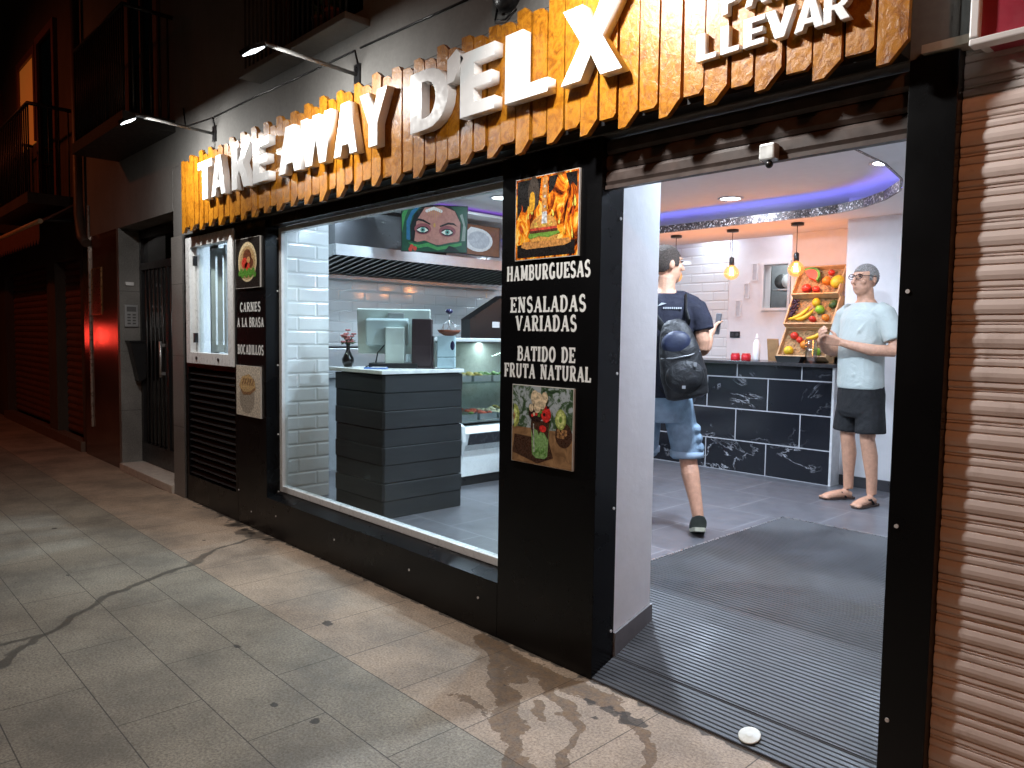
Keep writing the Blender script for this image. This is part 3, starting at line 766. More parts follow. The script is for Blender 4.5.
# pillar, jamb, pilaster, lintel
MB().box(-2.583, -1.987, 0, .145, 0, 2.262).build('pillar', M['black'], sf, bevel=.002)
MB().box(-2.582, -1.991, .148, .41, 0, 2.262).build('inner_pillar', M['whitewall'], sf)
MB().prism([(.1485, .05), (.4150, .12), (.4150, .235), (.1485, .165)], 'x', -1.9905, -1.979).build('skirting', plain('grey_skirting', (.16, .155, .16), .35), sf)
MB().box(-.825, -.695, -.015, .30, 0, 2.268).build('pilaster', M['black'], sf, bevel=.002)
MB().box(-.8, -.4, .30, .40, 0, 2.27).build('inner_jamb', M['whitewall'], sf)
MB().box(-1.985, -.827, .058, .074, 2.06, 2.262).build('lintel', M['lintel'], sf)
rs = MB()
for i in range(3): rs.prism([(.03, 2.07 + i * .062), (.022, 2.085 + i * .062), (.022, 2.115 + i * .062), (.03, 2.128 + i * .062), (.055, 2.128 + i * .062), (.055, 2.07 + i * .062)], 'x', -1.984, -.828)
rs.build('rolled_shutter', M['lintel'], sf)
MB().box(-1.984, -.828, .018, .045, 2.054, 2.069).build('shutter_bottom_bar', M['lintel'], sf)
RW = plain('rivet_white', (.62, .62, .62), .35)
def rivet(x, y, z, d): MB().tube([(x, y, z), (x + d[0] * .004, y + d[1] * .004, z + d[2] * .004)], .0065, 8).build('rivet', RW, sf)
for z in (.25, 1.16, 1.93): rivet(-5.515, 0, z, (0, -1, 0))
for z in (.30, .72, 1.22, 1.75, 2.12): rivet(-5.045, .09, z, (1, 0, 0))
for x in (-4.9, -4.1, -3.3, -2.72): rivet(x, 0, .16, (0, -1, 0))
for x in (-5.3,): rivet(x, 0, .12, (0, -1, 0))
for z in (.18, .72, 1.3, 1.95): rivet(-1.987, .125, z, (1, 0, 0))
for z in (.3, .9, 1.6): rivet(-.80, -.015, z, (0, -1, 0))
for word, xa, xb, za, zb in (('HAMBURGUESAS', -2.548, -2.036, 1.704, 1.772), ('ENSALADAS', -2.522, -2.055, 1.560, 1.630), ('VARIADAS', -2.485, -2.105, 1.476, 1.545), ('BATIDO DE', -2.470, -2.110, 1.341, 1.407), ('FRUTA NATURAL', -2.556, -2.022, 1.263, 1.328),
                             ('CARNES', -5.475, -5.12, 1.604, 1.672), ('A LA BRASA', -5.525, -5.07, 1.492, 1.560), ('BOCADILLOS', -5.520, -5.075, 1.290, 1.360)):
    slab_text(MB(), word, xa, xb, za, zb, 0).build('lettering', plain('white_vinyl', (.80, .82, .80), .4, var=.03), sf, label='white slab lettering reading ' + word)

sn = thing('motion_sensor', 'small white motion sensor above the entrance', 'sensor', (-1.262, 0, 2.075))
MB().box(-1.290, -1.234, -.02, .021, 2.052, 2.108).build('housing', M['galv'], sn, bevel=.006)
MB().ball((-1.258, -.004, 2.040), .013).build('lens', M['blackmetal'], sn)

# ---------------------------------------------------------------- timber sign
sg = thing('shop_sign', 'amber picket board sign with raised white letters TAKE AWAY D\'ELX PARA LLEVAR', 'sign', (-3.6, -.05, 2.25))
MB().box(-6.31, -.83, -.088, 0, 2.275, 2.79).build('backing_box', M['blackmetal'], sg)
pk = MB(); n = 59; x0 = -6.315; pw = .0936
rp = random.Random(3)
for i in range(n):
    a = x0 + i * pw + .001 + rp.random() * .003; b = x0 + (i + 1) * pw - .002 - rp.random() * .006
    yj = -.110 - rp.random() * .009; c = rp.uniform(.008, .02)
    if i % 2 == 0:
        zb = 2.244 + rp.uniform(-.009, .010); zt = 2.835 + rp.uniform(-.014, .012)
        poly = [(a, zb), (a + .035, zb + .002), (b, zb + rp.uniform(.042, .06)), (b, zt - .03), (b - rp.uniform(.022, .04), zt), (a, zt + rp.uniform(-.006, .004))]
    else:
        zb = 2.288 + rp.uniform(-.010, .010); zt = 2.805 + rp.uniform(-.016, .012)
        poly = [(a + c * .5, zb), (b - c, zb), (b, zb + c), (b, zt - .028), (b - .022, zt - .006), (b - .04, zt), (a, zt)]
    pk.prism(poly, 'y', yj, -.09)
pk.build('picket_boards', M['wood'], sg)
LET = [('T', -5.819, .268), ('A', -5.568, .257), ('K', -5.207, .305), ('E', -4.867, .235), ('A', -4.496, .297), ('W', -4.204, .357), ('A', -3.818, .247), ('Y', -3.546, .259),
       ('D', -3.083, .300), ("'", -2.802, .11), ('E', -2.698, .235), ('L', -2.396, .254), ('X', -2.070, .306)]
yf = -.168
for ch, x, wd in LET: glyph(ch, x, 2.440, .285, wd, -.1185, yf, 'letter', M['letterface'], sg)
for ch, x, wd in (('L', -1.465, .078), ('L', -1.372, .068), ('E', -1.290, .074), ('V', -1.214, .098), ('A', -1.118, .092), ('R', -1.028, .080)):
    glyph(ch, x, 2.389, .090, wd, -.1185, -.145, 'letter', M['letterface'], sg)
for ch, x, wd in (('P', -1.372, .066), ('A', -1.288, .082), ('R', -1.192, .072), ('A', -1.106, .082)):
    glyph(ch, x, 2.516, .088, wd, -.1185, -.145, 'letter', M['letterface'], sg)

# ---------------------------------------------------------------- sign floodlights
def sign_lamp(x, z, label, power, reach=.63, swivel=0.0):
    t = thing('sign_floodlight', label, 'floodlight', (x, 0, z), 0, 'floodlights over the sign')
    MB().box(x - .03, x + .03, -.012, 0, z - .06, z + .06).build('wall_bracket', M['blackmetal'], t)
    MB().tube([(x, -.01, z), (x, -reach * .5, z + .012), (x, -reach + .05, z + .024)], .011, 10).tube([(x, -.012, z - .055), (x, -.004, z - .16)], .004, 6).build('arm', plain('arm_grey', (.16, .16, .155), .5, .3), t)
    hd = MB(); sr = Matrix.Rotation(-swivel, 3, 'Y'); u = sr @ Vector((0, cos(radians(28)), sin(radians(28)))); nn = sr @ Vector((0, -sin(radians(28)), cos(radians(28)))); sx3 = sr @ Vector((1, 0, 0))  # plate axes
    c = Vector((x, -reach, z - .03))
    hd.obox(c + nn * .012, (sx3, u, nn), .062, .045, .012).build('head', M['blackmetal'], t)
    hd = MB(); hd.obox(c - nn * .004, (sx3, u, nn), .055, .038, .003).build('diffuser', emit('led_face', (.9, .97, 1.0), 7), t)
    lamp('floodlight_beam', 'AREA', c - nn * .012 - Vector((x, 0, z)), power, (1.0, .985, .95), .11, -nn, .075, parent=t)
    return t
sign_lamp(-5.90, 2.99, 'sign floodlight on a wall arm, the one farthest down the street above TAKE', 27)
sign_lamp(-3.83, 2.945, 'sign floodlight on a wall arm under the dark window ledge', 23)
sign_lamp(-1.93, 3.02, 'sign floodlight on a wall arm above the entrance end of the sign', 40, .76, .55)

sp = thing('wall_siren', 'round black alarm siren on the grey wall just above the sign', 'siren', (-2.55, 0, 2.99))
MB().lathe([(.07, 0), (.075, .02), (.06, .05), (.03, .06)], (0, 0, 0)).v
t = MB(); t.lathe([(.075, 0), (.08, .02), (.065, .055), (.03, .065)]); t.v = [(-2.55 + p[0], -p[2], 2.995 + p[1]) for p in t.v]; t.build('housing', M['blackmetal'], sp)
MB().tube([(-2.62, -.01, 2.97), (-2.63, -.02, 2.90), (-2.56, -.02, 2.885), (-2.50, -.01, 2.92)], .005, 6).build('cable', M['blackmetal'], sp)

wc = MB().tube([(-6.55, -.006, 3.32), (-6.50, -.006, 3.16), (-5.93, -.006, 3.12), (-5.90, -.006, 3.05)], .006, 6).tube([(-5.9, -.006, 3.12), (-5.15, -.006, 3.115), (-4.6, -.006, 3.10), (-3.86, -.006, 3.09), (-3.83, -.006, 3.01)], .006, 6).tube([(-3.8, -.006, 3.09), (-3.2, -.006, 3.075), (-2.62, -.006, 3.06)], .006, 6)
tag(wc.build('wall_cable', M['blackmetal']), 'thin black cable clipped to the grey wall linking the floodlights', 'cable')

# ---------------------------------------------------------------- neighbour shutter at right
ns = thing('roller_shutter', 'closed salmon slatted roller shutter of the next shop, right of the entrance', 'roller shutter', (0, .1, 0))
prof = []; z = .0; n = 24; c = .0945
rq = random.Random(8)
for i in range(n):
    a = i * c; e = rq.uniform(-.0012, .0012)
    prof += [(.033 + e, a), (.029 + e, a + .0015), (.027 + e, a + .006), (.028 + e, a + .0165), (.032 + e, a + .018), (.032 + e, a + .0195), (.026 + e, a + .022), (.023 + e, a + .034), (.023 + e, a + .046), (.027 + e, a + .060), (.032 + e, a + .0625), (.032 + e, a + .064),
             (.027 + e, a + .0665), (.026 + e, a + .076), (.028 + e, a + .084), (.035 + e, a + .0855), (.035 + e, a + .0870), (.030 + e, a + .0885), (.030 + e, a + .0925)]
prof += [(.036, n * c), (.10, n * c), (.10, 0)]
MB().prism(prof, 'x', -.693, 1.2).build('slats', M['shutter'], ns)
MB().box(-.693, 1.2, .03, .12, 2.268, 2.30).build('ledge', plain('grey_ledge', (.5, .48, .44), .6), ns)
sb = thing('lightbox_sign', 'unlit red and white sign box with a white frame over the right shutter', 'sign', (0, -.05, 2.3))
MB().box(-.645, 1.2, -.12, -.075, 2.232, 2.25).box(-.645, 1.2, -.12, -.075, 3.0, 3.02).box(-.645, -.622, -.12, .03, 2.252, 3.0).build('frame', M['white'], sb, bevel=.004)
MB().box(-.622, 1.2, -.10, .028, 2.252, 3.0).build('panel', plain('raspberry_panel', (.36, .035, .06), .35), sb)
MB().prism([(-.585, 3), (-.585, 2.40), (-.575, 2.36), (-.555, 2.345), (-.53, 2.35), (-.515, 2.325), (-.50, 2.33), (-.48, 2.29), (-.46, 2.32), (-.42, 2.31), (-.3, 2.4), (-.3, 3)], 'y', -.1015, -.1005).build('white_emblem', plain('offwhite_panel', (.7, .68, .66), .4), sb)
MB().box(-.82, -.70, .004, .02, 2.31, 2.9).build('wall', M['dark_render'], ns)
MB().box(-.70, -.648, -.004, .03, 2.30, 2.9).build('grey_board', plain('grey_board', (.16, .17, .17), .4), ns)
MB().box(-.79, -.66, -.03, .03, 2.274, 2.298).build('sill', plain('sill_paint', (.45, .40, .33), .5), ns)

# ---------------------------------------------------------------- pictures on the cladding
def picture(name, label, x0, x1, z0, z1, bgm):
    t = thing(name, label, 'picture', ((x0 + x1) / 2, 0, z0), 0, 'food pictures on the black panels')
    MB().box(x0, x1, -.012, -.001, z0, z1).build('board', [plain('print_edge', (.62, .60, .56), .4)], t)
    return t
def oval(mb, cx, cz, rx, rz, y, mi=0, n=22, a0=0, a1=360):
    P = [(cx + rx * cos(radians(a0 + (a1 - a0) * i / n)), y, cz + rz * sin(radians(a0 + (a1 - a0) * i / n))) for i in range(n + (0 if a1 - a0 == 360 else 1))]
    mb.add(P, [tuple(range(len(P)))], mi)
def poly(mb, pts, y, mi=0): mb.add([(p[0], y, p[1]) for p in pts], [tuple(range(len(pts)))], mi)
C = lambda n, c: plain('ink_' + n, c, .3, var=.55, scale=75)
# burger in flames
x0, x1, z0, z1 = -2.481, -2.098, 1.793, 2.156
t = picture('burger_picture', 'picture of a burger among flames with a knife, at the top of the pillar', x0, x1, z0, z1, None)
p = MB(); y = -.0126
poly(p, rrect(x0 + .003, x1 - .003, z0 + .003, z1 - .003), y, 0)
X = lambda u: x0 + u * (x1 - x0)
Zz = lambda v: z0 + v * (z1 - z0)
e = .0004
poly(p, [(X(.03), Zz(.5)), (X(.10), Zz(.62)), (X(.16), Zz(.58)), (X(.24), Zz(.66)), (X(.28), Zz(.56)), (X(.38), Zz(.66)), (X(.42), Zz(.97)), (X(.03), Zz(.97))], y - e, 1)
oval(p, X(.30), Zz(.80), .035, .075, y - 2 * e, 8); oval(p, X(.28), Zz(.70), .018, .045, y - 3 * e, 2)
poly(p, [(X(.54), Zz(.76)), (X(.54), Zz(.97)), (X(.68), Zz(.97)), (X(.64), Zz(.86)), (X(.60), Zz(.80))], y - e, 1); poly(p, [(X(.80), Zz(.97)), (X(.86), Zz(.80)), (X(.90), Zz(.86)), (X(.97), Zz(.78)), (X(.97), Zz(.97))], y - e, 1)
rfl = random.Random(2)
for i in range(26):
    u_, v_ = rfl.uniform(.08, .95), rfl.uniform(.22, .62); hh = rfl.uniform(.05, .16); ww = rfl.uniform(.010, .028)
    poly(p, [(X(u_ - ww), Zz(v_)), (X(u_), Zz(v_ - .03)), (X(u_ + ww), Zz(v_)), (X(u_ + ww * .5), Zz(v_ + hh * .6)), (X(u_ + rfl.uniform(-.03, .03)), Zz(v_ + hh))], y - e * (1.2 + .05 * i), 10 + i % 3)
poly(p, [(X(.04), Zz(.03)), (X(.04), Zz(.19)), (X(.95), Zz(.19)), (X(.95), Zz(.03))], y - 2 * e, 1)
poly(p, [(X(.10), Zz(.16)), (X(.14), Zz(.22)), (X(.86), Zz(.22)), (X(.90), Zz(.17)), (X(.8), Zz(.14)), (X(.2), Zz(.13))], y - 3 * e, 3)
poly(p, [(X(.24), Zz(.27)), (X(.27), Zz(.21)), (X(.66), Zz(.21)), (X(.70), Zz(.27))], y - 4 * e, 4)
poly(p, [(X(.22), Zz(.28)), (X(.26), Zz(.25)), (X(.40), Zz(.275)), (X(.55), Zz(.25)), (X(.73), Zz(.29)), (X(.70), Zz(.32)), (X(.24), Zz(.32))], y - 5 * e, 5)
poly(p, rrect(X(.25), X(.69), Zz(.315), Zz(.345)), y - 6 * e, 6)
poly(p, rrect(X(.26), X(.68), Zz(.345), Zz(.375)), y - 6 * e, 7)
oval(p, X(.47), Zz(.375), .082, .055, y - 7 * e, 4, 20, 0, 180)
poly(p, [(X(.44), Zz(.42)), (X(.53), Zz(.42)), (X(.52), Zz(.56)), (X(.45), Zz(.56))], y - 8 * e, 9)
poly(p, [(X(.44), Zz(.56)), (X(.52), Zz(.56)), (X(.53), Zz(.97)), (X(.45), Zz(.97))], y - 8 * e, 3)
for i in range(14): oval(p, X(.33 + .28 * rfl.random()), Zz(.39 + .07 * rfl.random()), .004, .003, y - 7.6 * e, 10, 8)
for i in range(12): oval(p, X(.26 + .038 * i), Zz(.285 + .012 * (i % 3)), .010, .006, y - (5.3 + .1 * (i % 3)) * e, 5, 8)
for v in (.62, .74, .86): oval(p, X(.487), Zz(v), .006, .006, y - 9 * e, 9, 8)
p.build('print', [flame_mat(), C('soot', (.012, .010, .010)), C('flame', (.9, .36, .03)), C('plankwood', (.55, .25, .07)), C('bun', (.62, .30, .07)), C('lettuce', (.16, .32, .05)), C('patty', (.10, .035, .018)), C('tomato', (.6, .07, .04)), C('smoke', (.06, .045, .035)), C('blade', (.6, .62, .66)), C('flameyellow', (1.0, .72, .12)), C('flameorange', (.95, .38, .03)), C('flamered', (.5, .07, .01))], t)
# green milkshake
x0, x1, z0, z1 = -2.484, -2.106, .878, 1.232
t = picture('milkshake_picture', 'picture of a green fruit milkshake on a wooden board, low on the pillar', x0, x1, z0, z1, None)
p = MB()
poly(p, rrect(x0 + .003, x1 - .003, z0 + .003, z1 - .003), y, 0)
poly(p, rrect(x0 + .003, x1 - .003, z0 + .003, Zz(.46)), y - e, 1)
poly(p, [(X(.02), Zz(.12)), (X(.45), Zz(.02)), (X(.70), Zz(.12)), (X(.62), Zz(.34)), (X(.05), Zz(.36))], y - 2 * e, 2)
oval(p, X(.86), Zz(.42), .05, .055, y - 2 * e, 2); 
for i in range(9): oval(p, X(.78 + .035 * (i % 4)), Zz(.40 + .035 * (i // 3)), .010, .008, y - 3 * e, 3, 10)
oval(p, X(.04), Zz(.60), .035, .055, y - 3 * e, 4, 20, -90, 90); oval(p, X(.035), Zz(.60), .022, .038, y - 4 * e, 5, 20, -90, 90); oval(p, X(.03), Zz(.59), .012, .018, y - 5 * e, 3, 16, -90, 90)
oval(p, X(.81), Zz(.61), .032, .045, y - 3 * e, 4); oval(p, X(.81), Zz(.61), .024, .036, y - 4 * e, 5); oval(p, X(.81), Zz(.61), .009, .014, y - 5 * e, 6)
poly(p, [(X(.36), Zz(.13)), (X(.42), Zz(.09)), (X(.56), Zz(.09)), (X(.61), Zz(.13)), (X(.64), Zz(.55)), (X(.33), Zz(.55))], y - 5 * e, 7)
poly(p, [(X(.34), Zz(.60)), (X(.33), Zz(.48)), (X(.37), Zz(.36)), (X(.39), Zz(.46)), (X(.44), Zz(.44)), (X(.47), Zz(.38)), (X(.50), Zz(.46)), (X(.57), Zz(.40)), (X(.62), Zz(.34)), (X(.64), Zz(.60))], y - 6 * e, 2)
oval(p, X(.42), Zz(.66), .048, .040, y - 7 * e, 8); oval(p, X(.58), Zz(.655), .030, .036, y - 8 * e, 9); oval(p, X(.50), Zz(.60), .062, .012, y - 6.5 * e, 11)
for i in range(16): oval(p, X(.36 + .27 * rfl.random()), Zz(.62 + .12 * rfl.random()), .008, .008, y - (8.2 + .05 * i) * e, (8, 10, 9, 12)[i % 4], 8)
for i in range(7): oval(p, X(.40 + .03 * i), Zz(.15 + .025 * (i % 3)), .006, .010, y - 5.6 * e, 12, 8)
poly(p, [(X(.385), Zz(.16)), (X(.40), Zz(.16)), (X(.385), Zz(.52)), (X(.37), Zz(.52))], y - 6.2 * e, 11)
for u, v, r in ((.40, .85, .026), (.46, .82, .028), (.52, .80, .024), (.44, .74, .022), (.56, .86, .020), (.34, .72, .014)): oval(p, X(u), Zz(v), r, r * 1.3, y - (9 + (u * 10 % 3)) * e, 10, 14)
oval(p, X(.53), Zz(.47), .022, .016, y - 8 * e, 9, 12)
p.build('print', [leaf_print_mat('garden_print', [(.36, (.02, .04, .02)), (.47, (.06, .11, .05)), (.54, (.33, .38, .40)), (.7, (.42, .48, .52))]), leaf_print_mat('table_print', [(.35, (.16, .085, .04)), (.65, (.36, .21, .10))]), C('darkwood', (.055, .026, .016)), C('nut', (.36, .19, .08)), C('kiwiskin', (.30, .36, .09)), C('kiwi', (.55, .62, .22)), C('kiwicore', (.16, .26, .05)), C('shake', (.20, .36, .13)), C('choc', (.03, .014, .012)), C('berry', (.62, .035, .03)), C('bananaslice', (.62, .50, .33)), C('glassrim', (.42, .44, .42)), C('mint', (.10, .24, .05))], t)
# grilled meat plate
x0, x1, z0, z1 = -5.518, -5.104, 1.776, 2.139
t = picture('grill_picture', 'picture of grilled meat with salad on a round plate, beside the service window', x0, x1, z0, z1, None)
p = MB()
poly(p, rrect(x0 + .003, x1 - .003, z0 + .003, z1 - .003), y, 0)
oval(p, X(.5), Zz(.52), .155, .145, y - e, 1); oval(p, X(.5), Zz(.50), .135, .122, y - 2 * e, 2)
for u, v, r, mi in ((.5, .62, .07, 3), (.40, .50, .05, 4), (.62, .5, .05, 3), (.5, .42, .045, 4), (.56, .56, .03, 5)): oval(p, X(u), Zz(v), r, r * .8, y - (3 + mi * .5) * e, mi)
for i in range(12): oval(p, X(.2 + .055 * i), Zz(.30 + .05 * sin(i * 2.1)), .026, .020, y - (6 + (i % 3)) * e, 6, 10)
p.build('print', [C('tableblack', (.02, .016, .014)), C('platerim', (.62, .50, .30)), C('platecentre', (.40, .26, .12)), C('meat', (.14, .045, .022)), C('redpepper', (.55, .05, .03)), C('glaze', (.5, .25, .1)), C('salad', (.09, .24, .035))], t)
# sandwich roll
x0, x1, z0, z1 = -5.520, -5.109, .832, 1.206
t = picture('sandwich_picture', 'pale picture of a toasted sandwich roll on paper, low beside the louvre vent', x0, x1, z0, z1, None)
p = MB()
poly(p, rrect(x0 + .003, x1 - .003, z0 + .003, z1 - .003), y, 0)
oval(p, X(.45), Zz(.35), .13, .11, y - e, 1)
p.add([(X(a), y - 2 * e, Zz(b)) for a, b in ((.12, .60), (.25, .78), (.55, .84), (.78, .72), (.82, .55), (.60, .44), (.30, .42))], [tuple(range(7))], 2)
p.add([(X(a), y - 3 * e, Zz(b)) for a, b in ((.14, .58), (.32, .48), (.60, .50), (.80, .60), (.80, .55), (.60, .44), (.30, .42))], [tuple(range(7))], 3)
for i in range(5): poly(p, [(X(.25 + .1 * i), Zz(.62 + .02 * (i % 2))), (X(.29 + .1 * i), Zz(.62)), (X(.36 + .1 * i), Zz(.75)), (X(.32 + .1 * i), Zz(.76))], y - 4 * e, 3)
p.build('print', [C('paperbg', (.60, .54, .44)), C('paperwrap', (.36, .32, .26)), C('toast', (.56, .38, .18)), C('filling', (.28, .16, .08))], t)

# ---------------------------------------------------------------- street details by the portal
ic = thing('intercom_panel', 'silver intercom panel on the stone jamb of the street door', 'intercom', (-8.38, .1, 1.5))
MB().box(-8.388, -8.365, .035, .165, 1.49, 1.72).build('plate', M['steel'], ic, bevel=.004)
b = MB()
for i in range(4):
    for j in range(2): b.box(-8.366, -8.360, .06 + j * .05, .09 + j * .05, 1.52 + i * .03, 1.535 + i * .03)
b.box(-8.366, -8.361, .055, .145, 1.65, 1.70); b.build('buttons', plain('intercom_dark', (.12, .12, .12), .4), ic)
MB().box(-8.388, -8.375, .045, .125, 1.93, 1.965)
np_ = MB().box(-8.388, -8.372, .05, .13, 1.92, 1.955).build('house_number_plate', M['white'], None); tag(np_, 'small white house number plate on the jamb above the intercom', 'plate')
lb = thing('letter_box', 'black tapering letter box hung on the jamb of the street door', 'letter box', (-8.38, .15, 1.1))
MB().prism([(.05, 1.33), (.28, 1.33), (.26, 1.02), (.17, .93), (.13, .93)], 'x', -8.387, -8.25).build('body', M['blackmetal'], lb, bevel=.006)
MB().box(-8.388, -8.24, .04, .29, 1.331, 1.35).build('lid', M['blackmetal'], lb)
mc = thing('menu_case', 'narrow glazed notice case on the polished brown stone beside the far shutter', 'notice case', (-9.2, -.01, 1.7))
MB().box(-9.40, -9.02, -.012, -.005, 1.62, 1.635).box(-9.40, -9.02, -.012, -.005, 2.125, 2.14).box(-9.40, -9.385, -.012, -.005, 1.635, 2.125).box(-9.035, -9.02, -.012, -.005, 1.635, 2.125).build('frame', plain('old_brass', (.35, .18, .07), .3, .6), mc)
MB().box(-9.385, -9.035, -.009, -.0055, 1.635, 2.125).build('notice', plain('notice_paper', (.085, .035, .024), .3), mc)
cb = MB().box(-9.475, -9.45, -.022, -.004, .35, 2.85).build('trim_strip', plain('trim_metal', (.45, .36, .3), .3, .5), None); tag(cb, 'thin pale metal strip running up the polished brown stone', 'trim strip')

# ---------------------------------------------------------------- shop interior: structure
struct(MB().box(-6.75, -2.386, .16, 5.4, -.1, FL).box(-2.386, -.4, .62, 5.4, -.1, FL).build('floor', M['floor']))
CZ = 2.66
struct(MB().box(-6.75, -.4, .20, 5.4, CZ, CZ + .1).build('ceiling', M['ceiling']))
def wall(name, mbx, mat, label): return tag(mbx.build(name, mat), label, 'wall')
wall('tiled_wall', MB().box(-6.75, -6.6, .12, 5.4, FL, CZ), M['tile_x'], 'white metro tiled side wall behind the cooker hood')
wall('tiled_wall', MB().box(-6.6, -4.46, 5.2, 5.35, FL, CZ), M['tile_y'], 'glossy white tiled back wall behind the left pendants')
bw = MB()
wx0, wx1, wz0, wz1 = -4.03, -3.755, 1.80, 2.265
bw.box(-4.46, wx0, 5.21, 5.35, FL, CZ).box(wx1, -3.42, 5.21, 5.35, FL, CZ).box(wx0, wx1, 5.21, 5.35, FL, wz0).box(wx0, wx1, 5.21, 5.35, wz1, CZ)
wall('back_wall', bw, M['whitewall'], 'white kitchen wall with the serving hatch, behind the middle pendant')
wall('partition_wall', MB().box(-3.42, -2.68, 4.58, 5.35, FL, CZ), M['whitewall'], 'orange lit wall behind the fruit crates')
sw_ = wall('side_wall', MB().box(-2.68, -.4, 4.06, 4.5, FL, CZ), M['whitewall'], 'plain white wall behind the man in the white shirt')
MB().box(-2.66, -.5, 4.045, 4.0595, FL, FL + .09).build('skirting', plain('dark_skirting', (.05, .05, .055), .35), sw_)
wall('party_wall', MB().box(-.4, -.28, .3, 4.5, FL, CZ), M['whitewall'], 'white wall along the right side of the shop')
wall('front_wall', MB().box(-6.6, -6.54, .125, .2, FL, CZ).box(-5.56, -5.30, .165, .2, FL, CZ).box(-6.54, -5.56, .125, .2, FL, 1.18).box(-6.54, -5.56, .125, .2, 2.24, CZ).box(-5.0, -.4, .205, .30, 2.265, CZ), M['whitewall'], 'white inner side of the shop front wall around the service window')

# cove soffit with glitter lip and LED strip
sof = [(-6.6, 3.75), (-2.85, 3.75), (-2.6, 3.70), (-2.35, 3.57), (-2.12, 3.36), (-1.92, 3.08), (-1.78, 2.7), (-1.70, 2.2), (-1.66, .6)]
back = [(-.4, .6), (-.4, 4.06), (-2.68, 4.06), (-2.68, 4.64), (-6.6, 4.64)]
cv = thing('ceiling_cove', 'dropped ceiling edge with glittering band and blue light above the bar', 'cove', (-3.5, 3.9, 2.48))
MB().prism(sof + back, 'z', 2.482, 2.497).build('soffit', M['ceiling'], cv)
def ribbon(pts, d0, d1, z0, z1):
    m_ = MB(); n = len(pts); A, B = [], []
    for i in range(n):
        a = Vector(pts[max(i - 1, 0)]); c = Vector(pts[min(i + 1, n - 1)]); d = (c - a).normalized(); nr = Vector((-d.y, d.x))
        A.append(Vector(pts[i]) + nr * d0); B.append(Vector(pts[i]) + nr * d1)
    vs = [(p.x, p.y, z) for z in (z0, z1) for p in A] + [(p.x, p.y, z) for z in (z0, z1) for p in B]
    fs = []
    for i in range(n - 1):
        a0, a1, b0, b1 = i, n + i, 2 * n + i, 3 * n + i
        fs += [(a0, a0 + 1, a1 + 1, a1), (b0, b1, b1 + 1, b0 + 1), (a1, a1 + 1, b1 + 1, b1), (a0, b0, b0 + 1, a0 + 1)]
    fs += [(0, n, 3 * n, 2 * n), (n - 1, 3 * n - 1, 4 * n - 1, 2 * n - 1)]
    return m_.add(vs, fs)
ribbon(sof, -.018, -.002, 2.480, 2.548).build('glitter_band', M['glitter'], cv)
ribbon(sof, .03, .045, 2.515, 2.523).build('light_strip', M['strip'], cv)
cv2 = thing('ceiling_cove', 'dropped ceiling edge with violet light above the cooker hood', 'cove', (-5.5, 2, 2.48))
MB().box(-6.6, -5.47, .52, 3.74, 2.60, 2.615).build('soffit', M['ceiling'], cv2)
MB().box(-5.467, -5.45, .52, 3.74, 2.598, 2.622).build('lip', M['ceiling'], cv2)
MB().box(-5.52, -5.505, .6, 3.7, 2.622, 2.628).build('light_strip', M['strip_pink'], cv2)

def downlight(x, y, z, label, power):
    t = thing('downlight', label, 'downlight', (x, y, z), 0, 'round recessed ceiling lights')
    MB().lathe([(.082, 0), (.105, -.002), (.108, -.008), (.085, -.008), (.082, -.006)], (x, y, z), 24, cap=False).build('trim_ring', M['white'], t)
    MB().lathe([(.082, -.003), (.082, -.0045)], (x, y, z), 24).build('diffuser', M['downlight'], t)
    lamp('downlight_beam', 'AREA', (0, 0, -.012), power, (.69, .82, 1.0), .15, (0, 0, -1), parent=t, shape='DISK')
    return t
DL = [(-3.42, 3.42, 'recessed ceiling light just inside the entrance, above the man with the backpack'), (-1.98, 2.95, 'recessed ceiling light at the right of the entrance, above the man in white'),
      (-4.86, 2.08, 'recessed ceiling light seen through the display window beside the pillar'), (-3.3, 1.5, 'recessed ceiling light behind the pillar'), (-1.75, 1.2, 'recessed ceiling light over the rubber mat'),
      (-4.3, .75, 'recessed ceiling light over the till counter')]
for (x, y, lb_), pw_ in zip(DL, (20, 5, 44, 58, 96, 13)): downlight(x, y, CZ, lb_, pw_)
downlight(-.95, .95, CZ, 'added unseen fill light in the corner behind the right pilaster', 190)  # unseen extra lamp, added to brighten the white jamb from the right
downlight(-1.75, 2.05, CZ, 'added fill light over the far end of the rubber mat', 10)  # extra lamp added to lift the face of the man in white
downlight(-5.8, 1.0, 2.599, 'recessed light over the kitchen side', 62); downlight(-4.6, 5.0, CZ, 'recessed light over the tiled back wall', 4)
downlight(-3.75, 4.9, CZ, 'recessed light over the serving hatch', 2); downlight(-5.7, 4.2, 2.481, 'recessed light left of the bar', 8)

